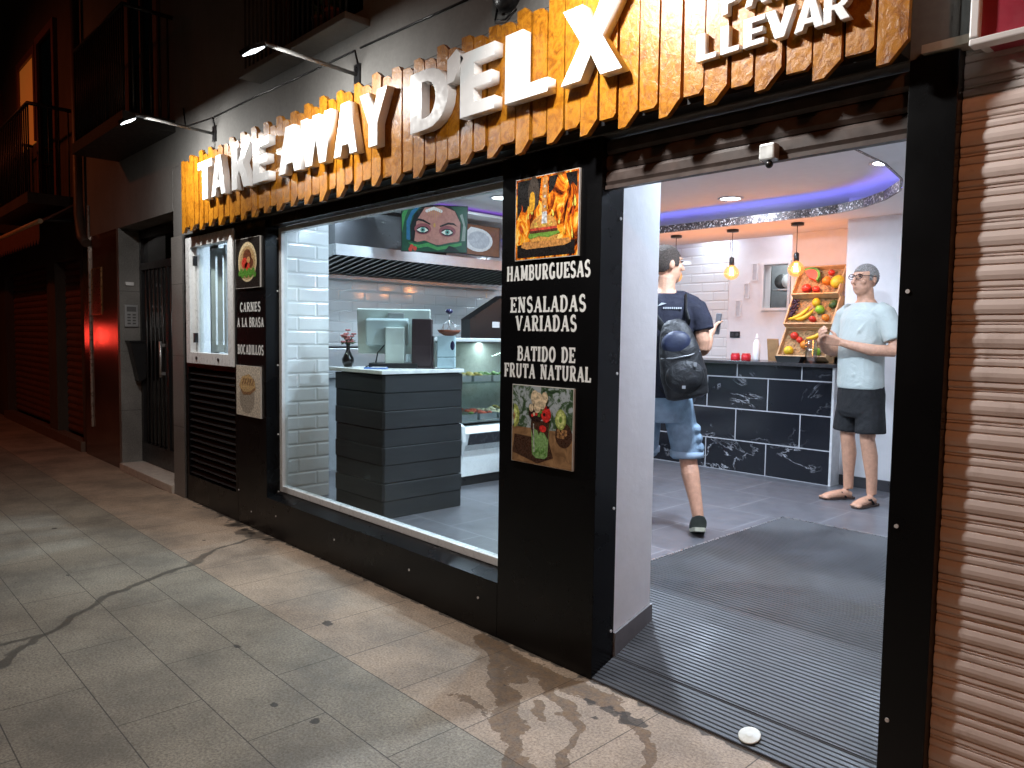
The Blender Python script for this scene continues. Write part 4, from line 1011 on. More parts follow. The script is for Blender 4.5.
# ---------------------------------------------------------------- mat and floor disc
def ramp_z(y):
    P = [(-.01, .004), (.0, .008), (.5, .188), (.62, .222), (.8, .228), (3, .228)]
    for (a, za), (b_, zb) in zip(P[:-1], P[1:]):
        if y <= b_: return za + (zb - za) * (y - a) / (b_ - a)
    return P[-1][1]
rm = MB(); ys = []; y = .0
ribs = []
while y < 2.5:
    if y < .66: ribs += [(y, 0), (y + .003, .003), (y + .010, .003), (y + .013, 0)]; y += .0175
    else: ribs += [(y, 0), (y + .004, .0055), (y + .013, .0055), (y + .017, 0)]; y += .0262
ribs = [(a, b_) for a, b_ in ribs if a < 2.5]
def mat_strip(mbx, x0, x1, ya, yb):
    R_ = [(ya, 0)] + [(a, b_) for a, b_ in ribs if ya + .0005 < a < yb - .0005] + [(yb, 0)]
    vs = [(x, a, ramp_z(a) + b_) for x in (x0, x1) for a, b_ in R_]; n_ = len(R_)
    mbx.add(vs, [(i, i + 1, n_ + i + 1, n_ + i) for i in range(n_ - 1)])
mt_ = thing('rubber_mat', 'ribbed black rubber mat running up the entrance ramp into the shop', 'mat', (-1.5, 1, .1))
mat_strip(rm, -1.984, -.829, .0, .1475); mat_strip(rm, -1.978, -.4, .1475, .4165); mat_strip(rm, -2.385, -.4, .4165, 2.5)
rm.build('ribbed_sheet', M['rubber'], mt_)
MB().box(-2.40, -2.386, .85, 2.52, .2205, .232).box(-2.386, -.4, 2.502, 2.52, .2205, .232).build('edge_trim', plain('trim_alu', (.45, .45, .46), .3, .8), mt_)
struct(MB().prism([(0.0, -.05), (.0, .002), (.5, .182), (.62, .2195), (.62, -.05)], 'x', -1.984, -.829).prism([(.417, -.05), (.417, .152), (.5, .182), (.619, .2185), (.619, -.05)], 'x', -2.384, -1.986).prism([(.417, -.05), (.417, .152), (.5, .182), (.619, .2185), (.619, -.05)], 'x', -.827, -.41).build('ramp', plain('ramp_concrete', (.2, .2, .2), .8)))
dk = thing('floor_disc', 'small round white disc lying on the ribbed mat near the kerb', 'disc', (-1.28, .045, .03))
t = MB(); t.lathe([(.0, .0), (.040, .0), (.040, .003), (.036, .0045), (.014, .0045), (.012, .006), (.003, .006)], (0, 0, 0), 20)
nrm = Matrix.Rotation(math.atan(.36), 3, 'X'); t.v = [tuple(nrm @ Vector(q) + Vector((-1.28, .045, .0305))) for q in t.v]
t.build('disc_cap', plain('disc_white', (.62, .60, .52), .4, wear=(.35, .3, .2)), dk)

# ---------------------------------------------------------------- bar
bar = thing('bar_counter', 'bar counter clad in black marble tiles with a dark stone top', 'bar', (-4.2, 4.1, FL))
MB().box(-5.4, -2.69, 3.91, 4.50, FL, 1.225).build('marble_front', M['marble'], bar)
MB().box(-2.688, -2.668, 3.898, 4.055, FL, 1.225).build('corner_trim', plain('white_trim', (.62, .62, .62), .35), bar)
MB().box(-5.4, -2.62, 3.86, 4.5, 1.227, 1.258).build('worktop', M['stone'], bar, bevel=.004)
BT = 1.258
for i, (x, lb_) in enumerate(((-4.34, 'pendant bulb lamp nearest the man with the backpack'), (-3.715, 'pendant bulb lamp in front of the tiled wall edge, middle of three'), (-3.085, 'pendant bulb lamp in front of the fruit crates'))):
    yb = 3.98; zb = 2.085
    t = thing('pendant_lamp', lb_, 'pendant lamp', (x, yb, 2.48), 0, 'pendant lamps over the bar')
    MB().lathe([(.0, 0), (.055, 0), (.055, -.022), (.0, -.022)], (x, yb, 2.481), 20).build('ceiling_rose', M['blackmetal'], t)
    MB().tube([(x, yb, 2.46), (x, yb, zb + .13)], .0035, 6).build('cord', M['blackmetal'], t)
    MB().lathe([(.012, .14), (.022, .13), (.024, .07), (.018, .06)], (x, yb, zb), 16).build('socket', M['blackmetal'], t)
    bl = MB().lathe([(.018, .068), (.036, .054), (.062, .025), (.070, -.002), (.067, -.028), (.050, -.054), (.024, -.068), (.002, -.072)], (x, yb, zb), 24).build('bulb', M['bulbglass'], t)
    f = MB()
    for k in range(5):
        a = k * 6.28 / 5; f.tube([(x + .010 * cos(a), yb + .010 * sin(a), zb + .045), (x + .018 * cos(a), yb + .018 * sin(a), zb - .028)], .0028, 6)
    f.build('filament', M['bulb'], bl)
    lamp('bulb_glow', 'POINT', (0, 0, zb - 2.48 - .005), 7.5, (1.0, .37, .10), .05, parent=t)

# things on the bar
def fruit_mats():
    return dict(red=plain('fruit_red', (.55, .035, .02), .3, var=.25), orange=plain('fruit_orange', (.72, .22, .02), .45, var=.1, bmp=.2, bscale=150), yellow=plain('fruit_yellow', (.72, .48, .03), .4, var=.12),
                green=plain('fruit_green', (.20, .42, .03), .35, var=.2), dark=plain('fruit_dark', (.03, .012, .03), .3), avocado=plain('fruit_avocado', (.04, .09, .02), .5, var=.3), flesh=plain('melon_flesh', (.75, .10, .07), .5), rind=plain('melon_rind', (.10, .28, .05), .4, var=.4))
FM = fruit_mats()
crate_wood = plain('pale_crate_wood', (.50, .33, .17), .6, var=.18, scale=20, bmp=.1)
straw = plain('straw_filling', (.36, .22, .10), .8, var=.45, scale=60, bmp=.5, bscale=90)
th = radians(58)
U = Vector((0, cos(th), sin(th))); Nn = Vector((0, -sin(th), cos(th)))   # up along the tilted tray, out of the tray
GRP = 'fruit crates on the bar'
crate_pos = []
for i, (zc, yc, lb_) in enumerate(((1.295, 4.02, 'tilted wooden fruit crate resting on the bar, lowest of three'), (1.585, 4.13, 'tilted wooden fruit crate with bananas and grapes, middle of three'), (1.855, 4.24, 'tilted wooden fruit crate with melon slice, topmost of three'))):
    t = thing('fruit_crate', lb_, 'crate', (-3.02, yc, zc), 0, GRP)
    cx = -3.02; hw = .225 if i < 2 else .215; hl = .155
    o = Vector((cx, yc, zc)) + U * hl
    ax = ((1, 0, 0), U, Nn)
    m_ = MB(); m_.obox(o - Nn * .03, ax, hw, hl, .006); m_.build('base_board', crate_wood, t)
    for sg_ in (-1, 1): MB().obox(o + U * (sg_ * (hl - .005)), ax, hw, .006, .036).build('end_board', crate_wood, t)
    for sg_ in (-1, 1): MB().obox(o + Vector((sg_ * (hw - .006), 0, 0)), ax, .006, hl - .012, .036).build('side_board', crate_wood, t)
    st = MB(); rr = random.Random(20 + i)
    nx_, ny_ = 26, 18; vs = []
    for b_ in range(ny_):
        for a in range(nx_):
            q = o + Vector((-hw + .014 + (2 * hw - .028) * a / (nx_ - 1), 0, 0)) + U * (-hl + .014 + (2 * hl - .028) * b_ / (ny_ - 1)) + Nn * (-.012 + rr.uniform(-.007, .009)); vs.append(q)
    st.add(vs, [(b_ * nx_ + a, b_ * nx_ + a + 1, (b_ + 1) * nx_ + a + 1, (b_ + 1) * nx_ + a) for b_ in range(ny_ - 1) for a in range(nx_ - 1)]); st.build('straw', straw, t)
    lg = MB(); lg.box(cx - hw + .01, cx - hw + .03, yc + .06, yc + .24, BT, zc + (.02 if i == 0 else 0)).box(cx + hw - .03, cx + hw - .01, yc + .06, yc + .24, BT, zc + (.02 if i == 0 else 0))
    if i: lg.box(cx - hw + .03, cx + hw - .03, yc + .20, yc + .22, BT, zc)
    lg.build('stand', crate_wood, t)
    crate_pos.append((o, hw, hl))
def on(i, u, v, out=.02):
    o, hw, hl = crate_pos[i]; return o + Vector((u * hw, 0, 0)) + U * (v * hl) + Nn * out
def fruit(name, label, mbx, mat, stem=None):
    o = mbx.build(name, mat); tag(o, label, 'fruit', 'fruit in the crates'); return o
def round_fruit(name, label, i, u, v, r, mat, sq=.92):
    c = on(i, u, v, r * .55); m_ = MB(); m_.lathe([(.002, sq * r * .86), (r * .25, sq * r * .97), (r * .6, sq * r * .8), (r * .9, sq * r * .42), (r, 0), (r * .9, -sq * r * .5), (r * .55, -sq * r * .85), (r * .2, -sq * r * .95), (.002, -sq * r * .85)], (0, 0, 0), 18)
    rot = Matrix.Rotation(radians(-30), 3, 'X') @ Matrix.Rotation(radians((u * 40)), 3, 'Y'); m_.v = [tuple(rot @ Vector(p) + c) for p in m_.v]
    m_.tube([c + rot @ Vector((0, 0, sq * r * .85)), c + rot @ Vector((.004, 0, sq * r * 1.15))], .003, 6)
    return fruit(name, label, m_, mat)
def banana(label, i, u, v, ang, L=.17, mat=None):
    c = on(i, u, v, .02); pts = []; rad = []
    for k in range(9):
        s = k / 8 - .5; a = radians(ang)
        du = L * s * cos(a) - .09 * (s * s) * sin(a); dv = L * s * sin(a) + .16 * (s * s) * cos(a)
        pts.append(c + Vector((du, 0, 0)) + U * dv); rad.append(.018 * (1 - abs(2 * s) ** 3 * .75))
    m_ = MB().tube(pts, rad, 8); return fruit('banana', label, m_, mat or FM['yellow'])
round_fruit('tomato', 'red tomato at the top left of the lowest crate', 0, -.55, .45, .036, FM['red']); round_fruit('tomato', 'dark red tomato under the upper left tomato of the lowest crate', 0, -.28, .18, .030, FM['red'])
round_fruit('orange', 'orange in the centre of the lowest crate', 0, .02, -.18, .044, FM['orange']); round_fruit('lemon', 'yellow lemon at the lower left of the lowest crate', 0, -.58, -.58, .043, FM['yellow'])
round_fruit('green_apple', 'green apple at the lower right of the lowest crate', 0, .55, -.62, .040, FM['green']); banana('banana lying across the upper right of the lowest crate', 0, .38, .48, 38, .2)
round_fruit('red_apple', 'red apple behind the clear jug, right side of the lowest crate', 0, .62, .0, .034, FM['red'])
banana('long banana lying lowest in the middle crate', 1, -.45, -.35, 40, .22); banana('short banana beside the long banana of the middle crate', 1, -.22, -.48, 36, .18)
round_fruit('lemon', 'lemon at the top centre of the middle crate', 1, .05, .55, .036, FM['yellow'], 1.1); round_fruit('green_apple', 'bright green apple in the centre of the middle crate', 1, .30, .02, .042, FM['green'])
round_fruit('avocado', 'dark avocado at the upper right of the middle crate', 1, .75, .40, .034, FM['avocado'], 1.25); round_fruit('tomato', 'red pepper at the lower centre of the middle crate', 1, .12, -.62, .034, FM['red'], .7)
round_fruit('orange', 'orange at the lower right of the middle crate', 1, .62, -.52, .034, FM['orange'], .85)
g_ = MB(); rr = random.Random(4)
for k in range(34):
    v = rr.uniform(-.45, .75); g_.ball(on(1, -.80 + rr.uniform(-.10, .10) * (1.1 + v), v, .014 + rr.random() * .02), .012, seg=8, rings=6)
fruit('grape_bunch', 'bunch of dark grapes at the left side of the middle crate', g_, FM['dark'])
ms = MB(); c = on(2, -.45, .35, .015)
for (ra, rb, mi, tt) in ((.0, .085, 0, .016), (.086, .105, 1, .017)):
    vs = []; n_ = 14
    for dz in (-tt, tt):
        for k in range(n_ + 1):
            a = radians(-25 + 150 * k / n_) 
            for r_ in (ra, rb): vs.append(c + Vector((r_ * cos(a) * 1.0, 0, 0)) + U * (r_ * sin(a) - .03) + Nn * (dz + .02))
    m2 = 2 * (n_ + 1); fs = []
    for k in range(n_):
        fs += [(2 * k, 2 * k + 1, 2 * k + 3, 2 * k + 2), (m2 + 2 * k, m2 + 2 * k + 2, m2 + 2 * k + 3, m2 + 2 * k + 1), (2 * k + 1, m2 + 2 * k + 1, m2 + 2 * k + 3, 2 * k + 3), (2 * k, 2 * k + 2, m2 + 2 * k + 2, m2 + 2 * k)]
    fs += [(0, m2, m2 + 1, 1), (2 * n_, 2 * n_ + 1, m2 + 2 * n_ + 1, m2 + 2 * n_)]
    ms.add(vs, fs, mi)
fruit('melon_slice', 'red melon slice with green rind at the upper left of the topmost crate', ms, [FM['flesh'], FM['rind']])
round_fruit('red_apple', 'large red apple under the melon slice in the topmost crate', 2, -.42, -.55, .044, FM['red']); round_fruit('orange', 'orange at the centre right of the topmost crate', 2, .35, -.05, .042, FM['orange'])
round_fruit('red_apple', 'small red apple right of the large one in the topmost crate', 2, .0, -.62, .034, FM['red']); round_fruit('tomato', 'tomato at the top right of the topmost crate', 2, .42, .55, .03, FM['red'])
round_fruit('yellow_melon', 'yellow melon at the right side of the topmost crate', 2, .80, -.15, .05, FM['yellow'], 1.3)

wb = thing('cutting_board', 'upright wooden cutting board leaning beside the lowest fruit crate', 'board', (-3.33, 4.1, BT))
MB().obox((-3.33, 4.10, BT + .105), ((1, 0, 0), (0, .98, .17), (0, -.17, .98)), .055, .008, .105).build('panel', plain('board_wood', (.36, .20, .09), .5, var=.25), wb, bevel=.004)
bo = thing('sauce_bottle', 'tall white sauce bottle on the bar behind the red jars', 'bottle', (-3.47, 4.05, BT))
MB().lathe([(.0, 0), (.032, .0), (.034, .02), (.034, .16), (.02, .19), (.016, .2)], (-3.47, 4.05, BT)).build('body', M['white'], bo)
MB().lathe([(.016, .2), (.014, .215), (.006, .25), (.002, .252)], (-3.47, 4.05, BT)).build('nozzle', M['white'], bo)
for k, (x, lb_) in enumerate(((-3.655, 'left one of the two squat red jars on the bar'), (-3.545, 'right one of the two squat red jars on the bar'))):
    j = thing('red_jar', lb_, 'jar', (x, 4.0, BT), 0, 'red jars on the bar')
    MB().lathe([(.0, 0), (.04, 0), (.044, .008), (.044, .05), (.036, .06)], (x, 4.0, BT)).build('body', plain('red_jar_glass', (.55, .02, .03), .15), j)
    MB().lathe([(.038, .06), (.038, .07), (.0, .07)], (x, 4.0, BT)).build('lid', plain('pink_lid', (.6, .12, .12), .3), j)
jg = thing('clear_jug', 'clear plastic jug on the bar in front of the lowest fruit crate', 'jug', (-2.90, 3.94, BT))
MB().lathe([(.042, 0), (.046, .004), (.054, .20), (.052, .20), (.044, .006), (.0, .006)], (-2.90, 3.94, BT), 20).build('body', glass('jug_plastic', (.86, .88, .90), .08, .10), jg)
MB().tube([(-2.85, 3.94, BT + .17), (-2.815, 3.94, BT + .15), (-2.815, 3.94, BT + .07), (-2.853, 3.94, BT + .05)], .006, 8).build('handle', glass('jug_plastic', (.86, .88, .90), .08, .10), jg)
sl_ = thing('black_basket', 'low black basket under the lowest fruit crate on the bar', 'basket', (-3.05, 3.93, BT))
MB().prism([(-3.19, BT + .001), (-2.99, BT + .001), (-2.97, BT + .05), (-3.21, BT + .05)], 'y', 3.90, 3.985).build('tub', M['blackmetal'], sl_)
MB().box(-3.21, -2.97, 3.896, 3.99, BT + .0505, BT + .056).build('rim', M['blackmetal'], sl_)

# kitchen wall things
lamp('kitchen_light', 'AREA', (-3.9, 5.5, 2.5), 5, (.85, .95, 1.0), .3, (0, 0, -1))
hs = thing('serving_hatch', 'white framed hatch window with plates on a rack behind it', 'hatch', (-3.89, 5.2, 1.8))
MB().box(wx0 - .03, wx0, 5.18, 5.22, wz0 - .03, wz1 + .03).box(wx1, wx1 + .03, 5.18, 5.22, wz0 - .03, wz1 + .03).box(wx0, wx1, 5.18, 5.22, wz1, wz1 + .03).box(wx0, wx1, 5.18, 5.22, wz0 - .03, wz0).build('frame', M['white'], hs)
MB().box(wx0 - .2, wx1 + .2, 5.75, 5.8, wz0 - .2, wz1 + .2).build('inner_wall', plain('kitchen_grey', (.28, .29, .30), .6), hs)
MB().box(wx0, wx1, 5.40, 5.7, 2.0, 2.012).build('rack_shelf', M['steel'], hs)
for k in range(3):
    cx = wx0 + .06 + k * .085
    pl = MB(); pl.lathe([(.0, 0), (.05, .004), (.085, .014), (.085, .018), (.0, .008)], (0, 0, 0), 22); rot = Matrix.Rotation(radians(80), 3, 'X') @ Matrix.Rotation(radians(12), 3, 'Y')
    pl.v = [tuple(rot @ Vector(q) + Vector((cx, 5.5, 2.10))) for q in pl.v]
    tag(pl.build('plate', plain('plate_dark' if k == 0 else 'plate_white', (.05, .05, .05) if k == 0 else (.5, .52, .52), .2)), ['dark plate at the left end of the hatch rack', 'pale plate in the middle of the hatch rack', 'pale plate at the right end of the hatch rack'][k], 'plate', 'plates in the hatch')
for (xa, za, zb, lb_) in ((-4.145, 2.10, 2.29, 'small white framed notice highest of three on the kitchen wall'), (-4.235, 1.91, 2.08, 'small white framed notice in the middle of three on the kitchen wall'), (-4.335, 1.71, 1.895, 'small white framed notice lowest of three on the kitchen wall')):
    t = thing('framed_notice', lb_, 'notice', (xa, 5.2, za), 0, 'framed notices on the kitchen wall')
    f = MB(); f.box(xa - .035, xa + .035, 5.195, 5.2095, za, za + .01).box(xa - .035, xa + .035, 5.195, 5.2095, zb - .01, zb).box(xa - .035, xa - .025, 5.195, 5.2095, za + .01, zb - .01).box(xa + .025, xa + .035, 5.195, 5.2095, za + .01, zb - .01); f.build('frame', M['white'], t)
    MB().box(xa - .025, xa + .025, 5.202, 5.2095, za + .01, zb - .01).build('sheet', plain('notice_sheet', (.55, .56, .58), .5), t)
so = thing('wall_socket', 'black double wall socket on the kitchen wall above the red jars', 'socket', (-4.36, 5.2, 1.5))
MB().box(-4.42, -4.30, 5.195, 5.209, 1.475, 1.545).build('plate', M['blackmetal'], so, bevel=.003)
MB().tube([(-4.39, 5.196, 1.51), (-4.39, 5.192, 1.51)], .018, 12).tube([(-4.33, 5.196, 1.51), (-4.33, 5.192, 1.51)], .018, 12).build('outlet', plain('socket_grey', (.05, .05, .055), .4), so)
dp = thing('wall_display', 'dark upright device with a violet screen beside the hatch', 'screen', (-3.62, 5.1, 1.8))
MB().box(-3.68, -3.56, 5.12, 5.209, 1.60, 2.13).build('case', M['blackmetal'], dp)
MB().box(-3.66, -3.58, 5.114, 5.119, 1.88, 2.06).build('screen', emit('violet_screen', (.20, .08, .5), .6), dp)

# ---------------------------------------------------------------- till counter in the window
tc_ = thing('till_counter', 'small counter clad in charcoal boards with a white top, inside the window', 'counter', (-4.42, .7, FL))
kx0, kx1, ky0, ky1 = -4.72, -4.13, .385, 1.04
MB().box(kx0 + .02, kx1 - .02, ky0 + .02, ky1, FL, 1.19).build('carcass', M['blackmetal'], tc_)
bd = MB(); nb_ = 8; hz = (1.185 - FL - .0) / nb_
for k in range(nb_):
    z = FL + k * hz; rp_ = .012 + (.006 if k % 2 else 0)
    bd.prism([(kx0 - rp_ + .004, ky0), (kx0, ky0 - rp_), (kx1, ky0 - rp_), (kx1 + rp_, ky0), (kx1 + rp_, ky1), (kx1 - .018, ky1), (kx1 - .018, ky0 + .018), (kx0 + .0, ky0 + .018)], 'z', z + .0008, z + hz - .0008 - (.003 if k % 3 == 1 else 0))
bd.build('boards', M['board'], tc_, bevel=.004)
MB().box(kx0 - .05, kx1 + .035, ky0 - .04, ky1, 1.19, 1.215).build('worktop', plain('white_counter_top', (.75, .77, .75), .3), tc_, bevel=.003)
ft = MB()
for x in (kx0 + .05, kx0 + .5): ft.tube([(x - .06, ky0 + .1, FL), (x - .06, ky0 + .1, FL + .03)], .015, 8)
TT = 1.215
ec = plain('mint_white_plastic', (.60, .70, .64), .35, var=.04)
pos = thing('till_screen', 'large white touch till seen from behind on the counter', 'till', (-4.45, .75, TT))
R0 = Matrix.Rotation(radians(48), 3, 'Z')
def rb(c, hx, hy, hz, mb_, tilt=0, base=(-4.51, .72, TT)):
    R1 = R0 @ Matrix.Rotation(radians(tilt), 3, 'X'); cc = Vector(base) + R0 @ Vector(c)
    return mb_.obox(cc, [R1 @ Vector(a) for a in ((1, 0, 0), (0, 1, 0), (0, 0, 1))], hx, hy, hz)
m_ = MB(); rb((0, .03, .258), .265, .014, .165, m_, 10); m_.build('screen_shell', ec, pos, bevel=.008)
m_ = MB(); rb((-.04, -.035, .255), .15, .04, .095, m_, 10); m_.build('rear_case', plain('pale_blue_plastic', (.50, .62, .62), .35, var=.04), pos, bevel=.01)
m_ = MB(); rb((.025, -.09, .145), .068, .045, .145, m_, 0); m_.build('neck', ec, pos, bevel=.008)
m_ = MB(); rb((.02, -.06, .018), .17, .12, .018, m_); m_.build('base', M['blackmetal'], pos, bevel=.005)
m_ = MB(); rb((.02, -.01, .375), .055, .02, .018, m_, 10); m_.build('top_vent', plain('vent_grey', (.28, .30, .29), .5), pos)
MB().tube([(-4.48, .62, TT + .16), (-4.50, .58, TT + .11), (-4.50, .56, TT + .03), (-4.58, .53, TT + .004)], .005, 6).build('cable', M['blackmetal'], pos)
bx = thing('card_printer', 'tall dark brown box standing beside the till screen', 'printer', (-4.22, .8, TT))
bm_ = plain('dark_brown_plastic', (.045, .032, .034), .35)
m_ = MB(); rb((0, 0, .18), .070, .055, .17, m_, 0, (-4.285, .81, TT)); m_.build('body', bm_, bx, bevel=.006)
m_ = MB(); rb((0, 0, .005), .090, .07, .005, m_, 0, (-4.285, .81, TT)); m_.build('base', bm_, bx)
m_ = MB(); rb((.077, 0, .12), .005, .05, .11, m_, 0, (-4.285, .81, TT)); m_.build('side_flap', bm_, bx)
pad = thing('blue_notepad', 'blue and white notepad lying flat by the till', 'notepad', (-4.45, .48, TT))
m_ = MB(); rb((0, 0, .004), .075, .05, .004, m_, 0, (-4.37, .48, TT)); m_.build('cover', plain('blue_card', (.05, .16, .5), .4), pad)
m_ = MB(); rb((0.02, 0, .0095), .05, .045, .0015, m_, 0, (-4.37, .48, TT)); m_.build('sheet', M['white'], pad)
vs_ = thing('flower_vase', 'small dark vase of pink flowers at the left end of the till counter', 'vase', (-4.66, .48, TT))
MB().lathe([(.0, 0), (.028, 0), (.042, .03), (.045, .055), (.028, .09), (.014, .12), (.013, .155), (.019, .165)], (-4.72, .47, TT)).build('vase_body', plain('black_ceramic', (.015, .012, .012), .12), vs_)
fl = MB(); lf = MB(); rr = random.Random(9)
for k in range(17):
    a = rr.random() * 6.28; r_ = .055 * rr.random() ** .5; c = Vector((-4.72 + r_ * cos(a), .47 + r_ * sin(a), TT + .19 + rr.uniform(-.02, .05) + (.055 if k < 2 else 0)))
    for p_ in range(6):
        b_ = p_ * 1.05; u = Vector((cos(b_), sin(b_), .5)) * .016; fl.ball(c + u * .6, .010, .010, .007, 7, 5)
    lf.tube([(-4.72, .47, TT + .155), c], .002, 5)
for k in range(22):
    a = rr.random() * 6.28; r_ = .06 * rr.random() ** .5; q = Vector((-4.72 + r_ * cos(a), .47 + r_ * sin(a), TT + .165 + rr.random() * .05)); u = Vector((rr.uniform(-1, 1), rr.uniform(-1, 1), rr.uniform(-.5, .8))).normalized() * .018; v = u.orthogonal().normalized() * .008
    lf.add([q - u, q + v, q + u, q - v], [(0, 1, 2, 3)])
fl.build('flowers', plain('dusty_pink_petal', (.55, .20, .19), .6, var=.35, scale=60), vs_); lf.build('leaves', plain('vase_leaf', (.06, .10, .035), .5), vs_)

# ---------------------------------------------------------------- display fridge
fg = thing('display_fridge', 'glass fronted refrigerated display counter along the left of the shop', 'display fridge', (-4.95, 2.3, FL))
fx, fy0, fy1 = -4.63, 1.42, 3.1
wp = plain('fridge_white', (.68, .71, .70), .3, var=.03); dkp = plain('fridge_dark_panel', (.03, .032, .038), .25)
MB().box(-5.35, fx - .03, fy0 + .05, fy1, FL, FL + .08).build('base', M['blackmetal'], fg)
MB().prism([(-5.35, FL + .08), (fx - .01, FL + .08), (fx - .05, .50), (fx + .02, .56), (fx + .045, .66), (fx + .0, .71), (-5.35, .71)], 'y', fy0 + .03, fy1).build('body', wp, fg)
MB().prism([(fx - .048, .51), (fx + .0, .552), (fx + .004, .552), (fx - .043, .505)], 'y', fy0 + .1, fy1 - .05)
MB().prism([(fx + .024, .562), (fx + .049, .655), (fx + .052, .655), (fx + .027, .562)], 'y', fy0 + .09, fy1 - .06).build('dark_front_band', dkp, fg)
MB().prism([(-5.36, FL + .06), (fx + .01, FL + .06), (fx + .03, .45), (fx + .075, .60), (fx + .06, .72), (fx + .0, .74), (fx - .10, 1.40), (-5.36, 1.40)], 'y', fy0, fy0 + .028).build('end_panel', glass('fridge_end_glass', (.80, .86, .85), .05, .06), fg)
MB().prism([(fx - .02, FL + .06), (fx + .012, FL + .06), (fx + .032, .45), (fx + .078, .60), (fx + .063, .725), (fx + .005, .745), (fx - .08, .745)], 'y', fy0 - .006, fy0 + .03).build('end_trim', wp, fg)
MB().add([(fx - .005, fy0 + .03, .72), (fx - .005, fy1, .72), (fx - .10, fy1, 1.39), (fx - .10, fy0 + .03, 1.39), (fx - .011, fy0 + .03, .72), (fx - .011, fy1, .72), (fx - .106, fy1, 1.39), (fx - .106, fy0 + .03, 1.39)],
         [(0, 1, 2, 3), (4, 7, 6, 5), (0, 4, 5, 1), (2, 6, 7, 3), (0, 3, 7, 4), (1, 5, 6, 2)]).build('front_glass', M['glass'], fg)
MB().box(-5.36, fx - .085, fy0 - .005, fy1, 1.402, 1.43).build('top_panel', wp, fg, bevel=.004)
MB().box(-5.30, fx - .12, fy0 + .04, fy1 - .02, 1.05, 1.062).build('glass_shelf', glass('shelf_glass', (.85, .92, .9), .02, .05), fg)
MB().box(-5.36, -5.33, fy0 + .03, fy1, .72, 1.40).build('back_doors', plain('fridge_back', (.42, .45, .45), .3), fg)
MB().box(-5.32, fx - .03, fy0 + .05, fy1, .735, .745).build('tray_floor', M['steel'], fg)
lamp('fridge_light', 'AREA', Vector((-5.0, 2.25, 1.385)) - Vector((-4.95, 2.3, FL)), 11, (.92, 1.0, .97), 1.4, (0, 0, -1), .05, parent=fg)
rr = random.Random(11)
for k in range(5):
    y_ = fy0 + .10 + k * .22
    for lvl, z_ in enumerate((.746, 1.063)):
        t = thing('food_tray', ['steel tray of salad', 'steel tray of sliced tomato', 'steel tray of pale dough', 'steel tray of cheese', 'steel tray of greens'][k] + [' on the fridge floor', ' on the upper fridge shelf'][lvl], 'tray', (-4.95, y_, z_), 0, 'food trays in the display fridge')
        xa, xb = (-5.2, -4.72) if lvl == 0 else (-5.15, -4.80)
        m_ = MB(); m_.box(xa, xb, y_, y_ + .19, z_ + .0005, z_ + .004).box(xa, xa + .004, y_, y_ + .19, z_ + .004, z_ + .05).box(xb - .004, xb, y_, y_ + .19, z_ + .004, z_ + .05).box(xa + .004, xb - .004, y_, y_ + .004, z_ + .004, z_ + .05).box(xa + .004, xb - .004, y_ + .186, y_ + .19, z_ + .004, z_ + .05); m_.build('pan', M['steel'], t)
        f = MB()
        for q in range(26): f.ball((rr.uniform(xa + .04, xb - .04), rr.uniform(y_ + .03, y_ + .16), z_ + .03 + rr.random() * .03), .026, .022, .014, 8, 5)
        f.build('food', [plain('food_green', (.16, .30, .06), .5, var=.4), plain('food_red', (.55, .08, .04), .4, var=.3), plain('food_cream', (.62, .52, .36), .6), plain('food_yellow', (.62, .45, .12), .5), plain('food_leaf', (.10, .22, .05), .5, var=.4)][(k + 2 * lvl) % 5], t)
ds = thing('napkin_dispenser', 'pale blue dispenser box standing on the end of the till counter', 'dispenser', (-4.30, 1.2, TT))
lb2 = plain('ice_blue_plastic', (.50, .68, .72), .3, var=.03)
m_ = MB(); rb((0, 0, .042), .064, .055, .038, m_, 0, (-4.185, .95, TT)); m_.build('lower_box', lb2, ds, bevel=.006)
m_ = MB(); rb((0, 0, .158), .064, .055, .075, m_, 0, (-4.185, .95, TT)); m_.build('upper_box', lb2, ds, bevel=.006)
MB().ball(Vector((-4.185, .95, TT + .165)) + R0 @ Vector((.045, -.054, 0)), .016, .004, .034, rot=R0).build('opening', plain('dispenser_navy', (.02, .02, .06), .3), ds)
BX, BY = -4.165, .955
bw_ = thing('fruit_bowl', 'shallow terracotta bowl with a wire holder on top of the dispenser', 'bowl', (-4.32, 1.2, 1.44))
MB().lathe([(.0, 0), (.03, 0), (.07, .02), (.086, .042), (.082, .042), (.06, .022), (.0, .008)], (BX, BY, 1.4490), 24).build('dish', plain('terracotta', (.22, .07, .035), .4), bw_)
wr = MB()
for k in range(6):
    a = k * 1.047; wr.tube([(BX + .06 * cos(a), BY + .06 * sin(a), 1.475), (BX + .045 * cos(a + .5), BY + .045 * sin(a + .5), 1.53), (BX, BY, 1.56)], .0028, 6)
wr.tube([(BX, BY, 1.56), (BX, BY, 1.61)], .004, 6); wr.build('wire_holder', M['steel'], bw_)
MB().ball((BX, BY, 1.622), .024, .028, .018).build('knob', plain('dark_blue_knob', (.02, .02, .08), .3), bw_)

